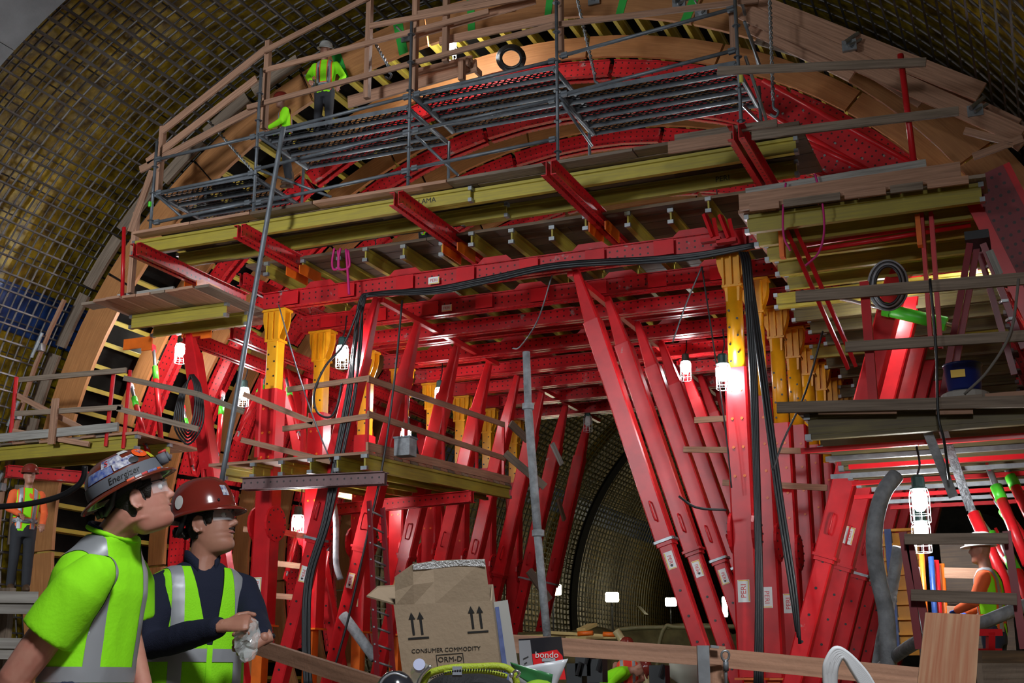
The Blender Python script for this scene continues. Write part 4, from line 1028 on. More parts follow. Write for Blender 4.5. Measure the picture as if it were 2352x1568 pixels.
for k, (x, Y, mt) in enumerate(((2116, 16.5, m_orange), (2138, 16.6, m_blue), (2150, 16.8, m_redb), (2163, 17, m_orange), (2106, 16.2, m_galv))):
    a = at(x, 1270 + 8*k, Y=Y); solo('upright_tube', G().tube([a, a - V(.02, 0, 1.25)], .035, 8), mt, ['orange upright tube beside the yellow form panel', 'blue upright tube beside the yellow form panel', 'red upright tube two along from the yellow form panel', 'orange red upright tube in front of the dark form boards', 'grey upright tube closest to the yellow form panel'][k], 'tube', None, True)
# pale board under the lit lamp, grey box on the mid platform, bucket, blue tarp
solo('lumber_rail', G().bar(at(640, 1220, Y=18.7), at(704, 1232, Y=18.7), .04, .1), m_lum, 'short pale board right under the lower left cage lamp', 'rail')
for k, (a, b, Y) in enumerate((((560, 1215), (600, 1218), 19.5), ((590, 1288), (690, 1300), 19.5), ((600, 1365), (720, 1375), 19.5), ((1595, 965), (1680, 960), 20.5), ((1570, 1032), (1920, 1036), 21), ((1660, 1108), (1900, 1120), 20.8))):
    solo('lumber_rail', G().bar(at(*a, Y=Y), at(*b, Y=Y), .04, .1), m_lum, ['pale rail behind the nearest left post at knee of the flange', 'pale rail behind the nearest left post at sticker height', 'pale rail behind the nearest left post near the floor', 'upper wooden rail behind the right posts', 'middle wooden rail behind the right posts', 'lower wooden rail behind the right posts'][k], 'rail')
r = thing('storage_box', 'small grey box with lid on the mid height platform', 'box', at(931, 1050, Y=17.9)); p = at(931, 1028, Y=17.9)
obj('body', G().box(p, .28, .25, .28), m_hose, r); obj('lid', G().box(p + V(0, 0, .155), .31, .28, .03), m_galvd, r)
r = thing('bucket', 'dark blue bucket with yellow label on the low right platform', 'bucket', at(2216, 900, Y=13.6)); p = at(2216, 900, Y=13.6)
obj('shell', G().lathe([(.14, 0), (.17, .02), (.19, .26), (.2, .27), (.2, .29), (.0, .29)], p, n=20), M('blue_plastic', (.01, .02, .14), .3), r, smooth=True)
obj('label', G().box(p + V(-.04, -.19, .16), .14, .01, .08), m_sticky, r)
solo('pail_base', G().lathe([(.22, -.02), (.24, 0), (.24, .1), (.2, .12)], p - V(0, 0, .13), n=20), m_lumgrey, 'grey tub under the dark blue bucket', 'tub')

# red straight chord beams of the arch at right
for k, (a, b, Y, w) in enumerate((((1735, 210), (2170, 455), 18.6, .42), ((1810, 335), (2010, 430), 18.4, .34))):
    A, B = at(*a, Y=Y), at(*b, Y=Y); t = (B - A).normalized(); up = V(0, 1, 0).cross(t) * -1
    rr = thing('chord_beam', ['long red bolted chord beam under the right flank of the arch', 'shorter red bolted chord beam below the long one'][k], 'beam', A)
    obj('web', G().bar(A, B, .03, w, V(0, 0, 1)), m_redp, rr)
    for s in (-1, 1):
        n_ = V(-t.z, 0, t.x) * (w/2 * s); obj('flange', G().tube([A + n_, B + n_], .05, 8), m_redb, rr, smooth=True)
    g = G()
    for q in range(14):
        c = A.lerp(B, (q + .5)/14) + V(-t.z, 0, t.x) * (.1 if q % 2 else -.1); g.tube([c - V(0, .015, 0), c - V(0, .04, 0)], .02, 6)
    obj('bolt', g, m_steel, rr, kind='stuff')
A, B = at(2258, 400, Y=15.6), at(2420, 720, Y=15.8)
rr = thing('chord_beam', 'shaded red bolted beam running down the right edge behind the step ladder', 'beam', A); obj('web', G().bar(A, B, .03, .5, V(1, 0, 0.0)), m_redd, rr)
for s in (-1, 1):
    t = (B - A).normalized(); n_ = V(-t.z, 0, t.x) * (.25*s); obj('flange', G().bar(A + n_, B + n_, .16, .03, V(0, 1, 0)), m_redb, rr)
# ================================================================ PEOPLE
import bmesh
def remesh(g, voxel, smooth=4, crease=0.0, cscale=9, seed=0):
    me = mesh_of('tmp', g); o = bpy.data.objects.new('tmp', me); COL.objects.link(o)
    m = o.modifiers.new('r', 'REMESH'); m.mode = 'VOXEL'; m.voxel_size = voxel; m.adaptivity = 0
    s = o.modifiers.new('s', 'SMOOTH'); s.factor = 0.5; s.iterations = smooth
    dg = bpy.context.evaluated_depsgraph_get(); dg.update()
    out = bpy.data.meshes.new_from_object(o.evaluated_get(dg))
    bpy.data.objects.remove(o); bpy.data.meshes.remove(me)
    if crease:
        nrm = [v.normal.copy() for v in out.vertices]
        for v, vn in zip(out.vertices, nrm):
            p = v.co; q = Vector((p.x * cscale, p.y * cscale, p.z * cscale * .45 + seed))
            v.co = p + vn * crease * (noise.noise(q) + .5 * (1 - abs(noise.noise(q * 1.9))) - .3)
    return out
def put(name, me, mat, root, T, smooth=True, label=None):
    me = me.copy(); me.transform(T); me.transform(Matrix.Translation(-LOC[root.name])); me.materials.clear(); me.materials.append(mat); me.name = name
    if smooth: me.polygons.foreach_set('use_smooth', [True] * len(me.polygons))
    o = bpy.data.objects.new(name, me); COL.objects.link(o); o.parent = root; LOC[o.name] = LOC[root.name]
    if label: o['label'] = label
    return o
def cutband(me, planes, off=0.004, test=None):
    """the piece of a mesh between planes (point, normal kept), lifted off the surface"""
    bm = bmesh.new(); bm.from_mesh(me)
    for p, n in planes:
        bmesh.ops.bisect_plane(bm, geom=bm.verts[:] + bm.edges[:] + bm.faces[:], plane_co=p, plane_no=n, clear_inner=True)
    if test:
        bmesh.ops.delete(bm, geom=[f for f in bm.faces if not test(f.calc_center_median())], context='FACES')
    bm.normal_update()
    nv = [(v, v.normal.copy()) for v in bm.verts]
    for v, n in nv: v.co += n * off
    out = bpy.data.meshes.new('band'); bm.to_mesh(out); bm.free(); return out
def ring(c, rx, ry, n=24, ax=None, ay=None, p=2.0):
    ax = ax or V(1, 0, 0); ay = ay or V(0, 1, 0); out = []
    for i in range(n):
        a = 2*pi*i/n; ca, sa = cos(a), sin(a)
        out.append(Vector(c) + ax * (rx * math.copysign(abs(ca)**(2/p), ca)) + ay * (ry * math.copysign(abs(sa)**(2/p), sa)))
    return out
def limb(g, pts, rs, n=14, cap=True):
    """tapered limb with rounded ends"""
    pts = [Vector(p) for p in pts]; P = []; Rr = []
    t0 = (pts[1] - pts[0]).normalized(); t1 = (pts[-1] - pts[-2]).normalized()
    if cap:
        P += [pts[0] - t0 * rs[0] * .9, pts[0] - t0 * rs[0] * .55]; Rr += [rs[0] * .35, rs[0] * .82]
    P += pts; Rr += list(rs)
    if cap:
        P += [pts[-1] + t1 * rs[-1] * .55, pts[-1] + t1 * rs[-1] * .9]; Rr += [rs[-1] * .82, rs[-1] * .35]
    g.tube(P, Rr, n); return g
def torso(g, rows, n=28, p=2.4):
    g.loft([ring((cx_, cy_, z), rx, ry, n, p=p) for z, cx_, cy_, rx, ry in rows]); return g
HEAD = [(-.128, -.02, .05, .03), (-.122, -.035, .078, .043), (-.112, -.045, .093, .051), (-.098, -.052, .100, .057), (-.084, -.058, .100, .0615), (-.070, -.064, .0925, .065), (-.058, -.07, .098, .067), (-.048, -.074, .0935, .068),
        (-.038, -.078, .0995, .069), (-.022, -.084, .0945, .0705), (0, -.09, .0935, .0725), (.022, -.094, .0905, .0735), (.036, -.097, .093, .0745), (.048, -.099, .1, .0755), (.07, -.099, .098, .0765), (.09, -.095, .09, .074), (.108, -.085, .074, .067), (.122, -.068, .05, .053), (.131, -.045, .02, .033), (.134, -.02, -.005, .01)]
def head_geo(neck_to=(0, -.035, -.2), neck_r=.062, ears=True, flare=1.5):
    g = G(); rings = []
    for z, yb, yf, w in HEAD:
        yc = -.005; r = []
        for i in range(36):
            a = 2*pi*i/36; s, c = sin(a), cos(a)              # c: x, s: y
            y = yc + (s * (yf - yc) if s > 0 else s * (yc - yb)); x = w * math.copysign(abs(c)**.86, c)
            if s > 0 and .01 < z < .042: y -= .010 * math.exp(-((abs(x) - .032)/.016)**2)      # eye sockets
            if s > 0 and -.03 < z < .01: y += .004 * math.exp(-((abs(x) - .045)/.016)**2)      # cheeks
            r.append(V(x, y, z))
        rings.append(r)
    g.loft(rings)
    # nose
    g.loft([[V(-.007, .085, .036), V(.007, .085, .036), V(.004, .100, .036), V(-.004, .100, .036)], [V(-.011, .085, .012), V(.011, .085, .012), V(.006, .113, .012), V(-.006, .113, .012)],
            [V(-.018, .084, -.010), V(.018, .084, -.010), V(.010, .126, -.008), V(-.010, .126, -.008)], [V(-.019, .084, -.02), V(.019, .084, -.02), V(.009, .121, -.019), V(-.009, .121, -.019)], [V(-.012, .084, -.026), V(.012, .084, -.026), V(.005, .105, -.026), V(-.005, .105, -.026)]])
    for s in (-1, 1):
        g.ball((s*.0145, .097, -.017), .0075, .009, .007, 8, 6)
        if ears:
            c = V(s*.077, -.012, -.002)
            g.ball(c, .008, .022, .031, 10, 8, Matrix.Rotation(-.25, 3, 'X') @ Matrix.Rotation(s*.3, 3, 'Z'))
            g.tube([c + V(s*(.007 + .006*max(0, -cos(a))), -.005 - .022*sin(a*1.0) * (1 if 1 else 1), .034*cos(a)) for a in [k*pi/8 for k in range(-2, 9)]], .0055, 6)
            g.ball(c + V(0, .004, -.028), .0065, .008, .009, 8, 6)
    # neck
    nb = Vector(neck_to)
    g.loft([ring((0, -.012, -.02), .05, .055, 20), ring((0, -.016, -.075), neck_r*.92, neck_r, 20), ring(nb.lerp(V(0, -.016, -.075), .4), neck_r*.95, neck_r*1.0, 20), ring(nb, neck_r*1.12, neck_r*1.12, 20), ring(nb + V(0, 0, -.05), neck_r*flare, neck_r*(1 + (flare - 1)*.4), 20)])
    return g
def hat_pt(th, el, a=.150, b=.122, h=.138, off=0.0):
    """point of the hard hat dome: th around (0 = front), el 0 at the brim .. pi/2 at the top"""
    ce, se = cos(el), sin(el); k = ce**.72 if ce > 0 else 0
    p = V(b * k * sin(th), a * k * cos(th), h * se**.9 if se > 0 else 0)
    n = V(p.x/b**2, p.y/a**2, p.z/h**2 + 1e-6).normalized()
    return p + n * off
def hat(root, T, mat, full=True, band=None):
    """hard hat; local frame: y front, z up, origin at brim centre"""
    g = G(); n = 40; rings = []
    def brim(th):
        f = max(0, cos(th)); bk = max(0, -cos(th))
        if full: return .046 - .012 * abs(sin(th)) , -.006 - .012 * abs(cos(th))**2
        return .010 + .036 * f**2.5, -.004 - .012 * f**2
    def br(k, dz):
        r = []
        for i in range(n):
            th = 2*pi*i/n; w, z = brim(th); p = hat_pt(th, 0); d = V(p.x, p.y, 0).normalized(); r.append(p + d * (w * k) + V(0, 0, z * k * k + dz))
        return r
    rings.append([hat_pt(2*pi*i/n, .05, off=-.006) + V(0, 0, -.004) for i in range(n)])
    rings.append(br(.5, -.006)); rings.append(br(1, -.005)); rings.append(br(1.03, 0)); rings.append(br(.97, .004)); rings.append(br(.45, .003))
    for e in (0.04, .15, .3, .5, .7, .9, 1.1, 1.3, 1.45, 1.54):
        rings.append([hat_pt(2*pi*i/n, e, off=.004 * (1 if abs(sin(2*pi*i/n)) < .12 and e > .3 else 0)) for i in range(n)])
    g.loft(rings, capa=False)
    inner = [[hat_pt(2*pi*i/n, e, off=-.006) for i in range(n)] for e in (.05, .4, .8, 1.2, 1.5)]
    g.loft(inner, capa=False)
    return put('hard_hat', mesh_of('hat', g), mat, root, T)
def hat_patch(th0, th1, e0, e1, off=.003, n=8, m=6, oval=False, **kw):
    g = G()
    if oval:
        c = hat_pt((th0+th1)/2, (e0+e1)/2, off=off + .0005); pts = []
        for i in range(20):
            a = 2*pi*i/20; pts.append(hat_pt((th0+th1)/2 + (th1-th0)/2*cos(a), (e0+e1)/2 + (e1-e0)/2*sin(a), off=off))
        g.v = [c] + pts; g.f = [(0, 1 + i, 1 + (i+1) % 20) for i in range(20)]; g.uv = [[(0, 0)]*3 for _ in g.f]
        return g
    for i in range(n + 1):
        for j in range(m + 1): g.v.append(hat_pt(th0 + (th1-th0)*i/n, e0 + (e1-e0)*j/m, off=off))
    for i in range(n):
        for j in range(m):
            k = i*(m+1) + j; g.face((k, k + m + 1, k + m + 2, k + 1))
    return g
def finger(g, base, dirv, bend_axis, lens, bends, r):
    p = Vector(base); d = Vector(dirv).normalized(); pts = [p.copy()]; rs = [r * 1.08]
    for L, b in zip(lens, bends):
        d = Matrix.Rotation(b, 3, Vector(bend_axis)) @ d; p = p + d * L; pts.append(p.copy()); rs.append(r * (1 - .1 * len(pts)/3))
    limb(g, pts, rs, 8)
def hand_geo(curl=1.0, spread=.06, side=1, thumb=(.6, .5)):
    """wrist at the origin, fingers along +y, palm facing -z, thumb on +x*side"""
    g = G()
    g.loft([ring((0, -.03, 0), .027, .019, 12, V(1, 0, 0), V(0, 0, 1)), ring((0, .0, 0), .028, .019, 12, V(1, 0, 0), V(0, 0, 1)), ring((.002*side, .035, 0), .038, .016, 12, V(1, 0, 0), V(0, 0, 1)), ring((0, .075, 0), .041, .0145, 12, V(1, 0, 0), V(0, 0, 1)), ring((0, .092, -.002), .036, .010, 12, V(1, 0, 0), V(0, 0, 1))])
    for i, (x, L, r) in enumerate(((.030, .9, .0092), (.010, 1.0, .0095), (-.010, .94, .0092), (-.029, .74, .0082))):
        finger(g, (x*side, .080 - .006*abs(i - 1), 0), V(x*side*spread*20, 1, 0), V(-1, 0, 0), (.044*L, .028*L, .022*L), (curl*.75 + .05*i, curl*.95, curl*.6), r)
    finger(g, (.026*side, .018, -.004), V(.85*side, .75, -.15), V(0, .25*side, side*1.0), (.036, .032, .026), (0, thumb[0], thumb[1]), .0108)
    return g
m_skinA = M('light_skin', (0.50, 0.235, 0.17), 0.5, var=.2, col2=(.46, .18, .13), noise_scale=14)
m_skinB = M('tan_skin', (0.40, 0.19, 0.125), 0.5, var=.2, col2=(.35, .15, .10), noise_scale=14)
m_hair = M('dark_hair', (0.018, 0.013, 0.01), 0.6, bump=.5, bscale=180)
m_neon = M('neon_shirt', (0.30, 0.88, 0.015), 0.85, bump=.1, bscale=60, spec=.2)
m_vest = M('neon_mesh_vest', (0.28, 0.80, 0.015), 0.8, bump=.25, bscale=140, spec=.2)
m_tape = M('reflective_tape', (0.33, 0.345, 0.37), 0.45, 0.25, var=.1)
m_otape = M('orange_tape', (.9, .13, .02), .6)
m_navy = M('navy_knit', (0.014, 0.017, 0.035), 0.85, bump=.3, bscale=220, spec=.2)
m_navyc = M('navy_collar', (0.01, 0.025, 0.09), 0.85)
m_khaki = M('khaki_trousers', (0.17, 0.13, 0.07), 0.85, var=.2)
m_denim = M('dark_denim', (0.02, 0.028, 0.06), 0.85, var=.3)
m_darkw = M('dark_workwear', (0.025, 0.026, 0.032), 0.85, var=.3)
m_boot = M('brown_boot', (0.07, 0.035, 0.015), 0.6)
m_hatA = M('brown_hard_hat', (0.15, 0.026, 0.012), 0.22, coat=.4)
m_hatB = M('maroon_hard_hat', (0.17, 0.02, 0.013), 0.18, coat=.5)
m_hatW = M('white_hard_hat', (.6, .6, .58), .3)
m_lens = M('clear_lens', (.9, .95, 1), .05, alpha=.22, spec=1.0)
m_strap = M('grey_strap', (.11, .12, .14), .7)
m_glove = M('blue_glove', (.03, .08, .4), .7)
m_orangew = M('orange_sleeve', (.85, .13, .03), .8)

def legs(g, hipz=.92, spread=.1, r=(.095, .065, .05), foot=True, lift=0):
    for s in (-1, 1):
        limb(g, [(s*.09, 0, hipz), (s*spread, .015, hipz*.53), (s*(spread + .01), -.01, .1)], r)
    return g
def boots(g, spread=.11):
    for s in (-1, 1):
        x = s * spread; g.loft([ring((x, .03, .0), .05, .13, 16), ring((x, .03, .03), .052, .135, 16), ring((x, .02, .065), .047, .11, 16), ring((x, -.03, .11), .047, .062, 16), ring((x, -.03, .22), .052, .06, 16)])
    return g
def person(lab, loc, yaw, shirt, skin, hatm, legm, armR, armL, rows=None, head=(0, .05, 1.69), hyaw=0, hpitch=0, sleeves='long', voxel=.016, sleeve_m=None, vest=True, tape_m=None, glove=None, scale=1.0, lean=0.0, harness=False, full_hat=False, legpts=None, group=None):
    """a clothed worker; arm points are shoulder, elbow, wrist in the body frame (x right, y forward)"""
    root = thing('person', lab, 'person', loc, group)
    T = Matrix.Translation(Vector(loc)) @ Matrix.Rotation(yaw, 4, 'Z') @ Matrix.Scale(scale, 4) @ Matrix.Translation(V(0, 0, .9)) @ Matrix.Rotation(-lean, 4, 'X') @ Matrix.Translation(V(0, 0, -.9))
    T0 = Matrix.Translation(Vector(loc)) @ Matrix.Rotation(yaw, 4, 'Z') @ Matrix.Scale(scale, 4)
    rows = rows or [(.86, 0, 0, .17, .115), (.98, 0, 0, .165, .115), (1.15, 0, 0, .175, .12), (1.3, 0, .005, .195, .125), (1.4, 0, .01, .2, .115), (1.46, 0, .01, .17, .09), (1.51, 0, .015, .09, .07)]
    Hm = Matrix.Translation(Vector(head)) @ Matrix.Rotation(hyaw, 4, 'Z') @ Matrix.Rotation(hpitch, 4, 'X')
    # body: one continuous skin surface
    g = G(); hg = head_geo()
    bg = G(); torso(bg, [(z, a, b, c*.9, d*.88) for z, a, b, c, d in rows]); torso(bg, [(.80, 0, 0, .15, .1), (.92, 0, 0, .16, .105)])
    legs(bg, r=(.08, .055, .042)) if legpts is None else [limb(bg, p, (.08, .055, .042)) for p in legpts]
    for A in (armR, armL): limb(bg, A, (.052, .042, .029))
    o = len(bg.v); bg.v += [Hm @ p for p in hg.v]; bg.f += [tuple(i + o for i in f) for f in hg.f]; bg.uv += hg.uv
    body = put('body', remesh(bg, min(voxel, .012), 2), skin, root, T if legpts is None else T)
    for A, sd in ((armR, 1), (armL, -1)):
        w, e = Vector(A[2]), Vector(A[1]); d = (w - e).normalized(); zax = V(0, 0, 1) - d * d.z
        zax = zax.normalized() if zax.length > .1 else V(0, 1, 0)
        xax = d.cross(zax); Mh = Matrix((xax, d, zax)).transposed().to_4x4(); Mh.translation = w
        put('hand', remesh(hand_geo(.55, side=-sd), .007, 1), glove or skin, root, T @ Mh)
    # clothes
    g = G(); torso(g, rows)
    sh = remesh(g, voxel, 3, .006, 9, loc[0])
    if sleeves:
        g2 = G(); torso(g2, rows if not sleeve_m else [(z, a, b, c*.96, d*.95) for z, a, b, c, d in rows])
        for A in (armR, armL):
            if sleeves == 'long': limb(g2, A, (.073, .058, .045))
            else: a, e = Vector(A[0]), Vector(A[1]); limb(g2, [a, a.lerp(e, .35), a.lerp(e, .68)], (.076, .078, .08), cap=False)
        put('sleeves' if sleeve_m else 'shirt', remesh(g2, voxel, 3, .006, 9, 3), sleeve_m or shirt, root, T)
    vst = put('vest', sh, shirt, root, T) if (vest or sleeve_m) else None
    if tape_m is not None:
        for x0, x1 in ((.075, .125), (-.125, -.075)):
            for k, (e, mt) in enumerate(((.018, m_otape), (0, m_tape))):
                put('tape', cutband(sh, [((x0 - e, 0, 0), (1, 0, 0)), ((x1 + e, 0, 0), (-1, 0, 0)), ((0, 0, .9), (0, 0, 1))], .006 + .004*(1 - k)if 0 else (.005 if k == 0 else .009)), mt, root, T)
        for k, (e, mt) in enumerate(((.018, m_otape), (0, m_tape))):
            put('tape', cutband(sh, [((0, 0, 1.0 - e), (0, 0, 1)), ((0, 0, 1.05 + e), (0, 0, -1))], .005 if k == 0 else .009), mt, root, T)
    g = G(); torso(g, [(.78, 0, 0, .15, .115), (.9, 0, 0, .165, .115), (1.0, 0, 0, .16, .11)])
    legs(g, r=(.1, .075, .065)) if legpts is None else [limb(g, p, (.1, .075, .065)) for p in legpts]
    put('trousers', remesh(g, voxel, 3, .006, 9, 5), legm, root, T)
    if legpts is None:
        put('boots', remesh(boots(G()), .012, 2), m_boot, root, T)
    hat(root, T @ Hm @ Matrix.Translation(V(0, -.002, .052)), hatm, full_hat)
    if harness:
        g = G()
        for s in (-1, 1): limb(g, [(s*.08, .13, 1.05), (s*.09, .14, 1.3), (s*.08, .06, 1.48), (s*.05, -.1, 1.42), (0, -.14, 1.25)], (.012,)*5, 6)
        limb(g, [(-.16, .06, 1.0), (0, .135, 1.0), (.16, .06, 1.0)], (.02,)*3, 6)
        put('harness', mesh_of('h', g), m_galvd, root, T)
    return root, T, Hm, sh
FLOOR_F = -.95
def yaw_of(f): return math.atan2(-f.x, f.y)
RR, FF = V(cos(YAW), sin(YAW), 0), V(-sin(YAW), cos(YAW), 0)
# ---- background workers
HR = [(.19, 0, 1.42), (.25, .1, 1.18), (.15, .28, 1.1)]; HL = [(-.19, 0, 1.42), (-.25, .1, 1.18), (-.1, .3, 1.12)]
p = at(742, 300, Y=17.6)
person('worker in white hard hat, neon vest and harness standing behind the upper guardrail', (p.x, 17.6, 9.2), yaw_of(-FF*.9 - RR*.15), m_neon, m_skinB, m_hatW, m_darkw,
       [(.19, 0, 1.42), (.3, .05, 1.2), (.2, .22, 1.05)], [(-.19, 0, 1.42), (-.33, -.02, 1.2), (-.3, .12, .98)], hyaw=.5, hpitch=-.25, tape_m=1, harness=True, full_hat=True)
p = at(650, 330, Y=18.0)
person('worker in neon orange taped vest bending left of the worker in the white hard hat', (p.x, 18.1, 8.7), yaw_of(-FF*.2 - RR*.8), m_neon, m_skinB, m_hatB, m_darkw, HR, HL, tape_m=1, lean=.1, scale=.98)
p = at(965, 415, Y=18.6)
person('worker in neon vest glimpsed below the scaffold deck behind the front deck planks', (p.x, 18.9, 6.97), yaw_of(-FF), m_neon, m_skinB, m_hatW, m_darkw, HR, HL, tape_m=1, scale=.8, lean=.5)
p = at(62, 1140, Y=14.5)
person('worker with tool harness and orange sleeves standing in shadow beyond the stickered hard hat', (p.x, 14.5, at(62, 1090, Y=14.5).z - 1.72), yaw_of(-FF*.8 + RR*.5), m_neon, m_skinB, m_hatB, m_darkw, HR, [(-.19, 0, 1.42), (-.27, 0, 1.15), (-.22, .2, .98)], sleeve_m=m_orangew, tape_m=1, harness=True)
p = at(2270, 1320, Y=13.5)
person('worker with orange sleeves, neon vest and blue gloves behind the slanting props', (p.x, 13.5, at(2275, 1250, Y=13.5).z - 1.75), yaw_of(FF*.5 - RR*.75), m_neon, m_skinB, m_hatW, m_denim, HR, HL, sleeve_m=m_orangew, tape_m=1, glove=m_glove)
p = at(1440, 1510, Y=21)
person('worker in red vest with white tape seen below the front rail in the central opening', (p.x, 21, at(1440, 1476, Y=21).z - 1.78), yaw_of(-FF), M('red_vest', (.75, .03, .015), .7), m_skinB, m_hatB, m_denim, HR, HL, tape_m=1, sleeves=None)
p = at(1368, 1525, Y=20.5)
person('worker in neon shirt bending over beside the red vest worker', (p.x, 20.5, at(1402, 1512, Y=20.5).z - 1.3), yaw_of(RR*.8 - FF*.2), m_neon, m_skinB, m_hatB, m_darkw, HR, HL, tape_m=None, lean=1.2, vest=False)
# ================================================================ FOREGROUND: two men
class PT:
    pass
def to_local(T, p): return T.inverted() @ Vector(p)
# ---------- man in the neon T-shirt (left)
f = (RR * cos(rad(24)) - FF * sin(rad(24))); yawA = yaw_of(f)
hipA = at(212, 1500, D=4.7); locA = V(hipA.x, hipA.y, FLOOR_F)
manA = thing('person', 'man in plain neon T-shirt and stickered brown full brim hard hat, looking up', 'person', locA)
TA = Matrix.Translation(locA) @ Matrix.Rotation(yawA, 4, 'Z')
headA = to_local(TA, at(284, 1141, D=4.68)); headA.x = .01
neckA = to_local(TA, at(262, 1232, D=4.7)); neckA.x = 0
zA = neckA.z; 0 and print('A neck z', zA, 'head', headA)
shR = to_local(TA, at(212, 1312, D=4.55)); elR = to_local(TA, at(98, 1560, D=4.6)); 
shR = V(.185, shR.y, shR.z); elR = V(.27, elR.y, elR.z); wrR = V(.20, .02, elR.z - .1)
hf = (RR * cos(rad(16)) + FF * sin(rad(16)))
HA = Matrix.Translation(headA) @ Matrix.Rotation(yaw_of(hf) - yawA, 4, 'Z') @ Matrix.Rotation(rad(19), 4, 'X')
rowsA = [(.78, 0, -.02, .19, .14), (.92, 0, -.02, .185, .14), (1.05, 0, -.015, .185, .142), (1.2, 0, -.005, .193, .145), (zA - .20, 0, .005, .203, .142), (zA - .125, 0, .01, .2, .128), (zA - .075, 0, .014, .172, .112), (zA - .035, 0, .03, .125, .1), (zA - .0, 0, .05, .098, .1), (zA + .016, 0, .05, .09, .092)]
bg = G(); torso(bg, [(z, a, b, c*.88, d*.86) for z, a, b, c, d in rowsA]); legs(bg, r=(.085, .06, .045))
limb(bg, [shR, elR, wrR], (.056, .052, .034)); limb(bg, [V(-.185, .0, zA - .11), V(-.26, -.05, 1.12), V(-.17, .13, .88)], (.056, .045, .032))
# fuller upper arm
limb(bg, [shR.lerp(elR, .45), shR.lerp(elR, .75), elR], (.066, .064, .058))
nk = HA.inverted() @ V(0, .045, zA - .02)
hg = head_geo((nk.x, nk.y, nk.z), .076, flare=.95); limb(bg, [V(0, .02, zA - .03), HA @ V(0, -.055, -.04)], (.075, .058)); o = len(bg.v); bg.v += [HA @ p for p in hg.v]; bg.f += [tuple(i + o for i in q) for q in hg.f]; bg.uv += hg.uv
put('body', remesh(bg, .0055, 3), m_skinA, manA, TA)
for w, e, s in ((wrR, elR, 1), (V(-.17, .13, .88), V(-.26, -.05, 1.12), -1)):
    d = (w - e).normalized(); z = V(s*1.0, 0, .1); x = d.cross(z).normalized(); z = x.cross(d); Mh = Matrix((x, d, z)).transposed().to_4x4(); Mh.translation = w
    put('hand', remesh(hand_geo(.5, side=-s), .006, 1), m_skinA, manA, TA @ Mh)
g = G(); torso(g, rowsA, 32)
torA = remesh(g, .009, 5, .007, 7, 1.3)
g = G(); torso(g, rowsA, 32); hemR = shR.lerp(elR, .60)
g.tube([shR + V(-.075, .01, .012), shR + V(-.02, 0, .0), shR.lerp(elR, .15), shR.lerp(elR, .35), hemR, hemR + (shR - elR)*.001, shR.lerp(elR, .5)], [.05, .082, .096, .1, .104, .094, .08], 20)
shL, elL = V(-.185, .0, zA - .11), V(-.26, -.05, 1.12)
g.tube([shL + V(.075, 0, .01), shL + V(.02, 0, .0), shL.lerp(elL, .15), shL.lerp(elL, .4), shL.lerp(elL, .7)], [.05, .078, .09, .092, .095], 20)
shirt_me = remesh(g, .0085, 12, .009, 6.5, 1.3)
put('t_shirt', shirt_me, m_neon, manA, TA)
# crew collar and undershirt collar
g = G(); g.tube([V(.092*cos(a), .052 + .094*sin(a), zA + .022 - .030*sin(a)) for a in [2*pi*k/24 for k in range(24)]], .0095, 8, closed=True); put('collar', mesh_of('c', g), m_neon, manA, TA)
g = G(); g.tube([V(.081*cos(a), .042 + .078*sin(a), zA + .034 - .030*sin(a)) for a in [2*pi*k/24 for k in range(24)]], .0095, 8, closed=True); put('undershirt_collar', mesh_of('c', g), m_navyc, manA, TA)
for x0, x1 in ((.088, .142), (-.142, -.088)):
    put('reflective_stripe', cutband(shirt_me, [((x0, 0, 0), (1, 0, 0)), ((x1, 0, 0), (-1, 0, 0)), ((0, 0, .99), (0, 0, 1))], .003, test=lambda c: c.y > -.14 or c.z > 1.0), m_tape, manA, TA)
put('reflective_band', cutband(shirt_me, [((0, 0, .945), (0, 0, 1)), ((0, 0, 1.0), (0, 0, -1))], .0035, test=lambda c: abs(c.x) < .215), m_tape, manA, TA)
g = G(); torso(g, [(.74, 0, 0, .15, .12), (.9, 0, -.01, .17, .125), (1.0, 0, -.01, .165, .12)]); legs(g, r=(.105, .08, .07)); put('trousers', remesh(g, .016, 3, .006, 9, 5), m_denim, manA, TA)
put('boots', remesh(boots(G()), .012, 2), m_boot, manA, TA)
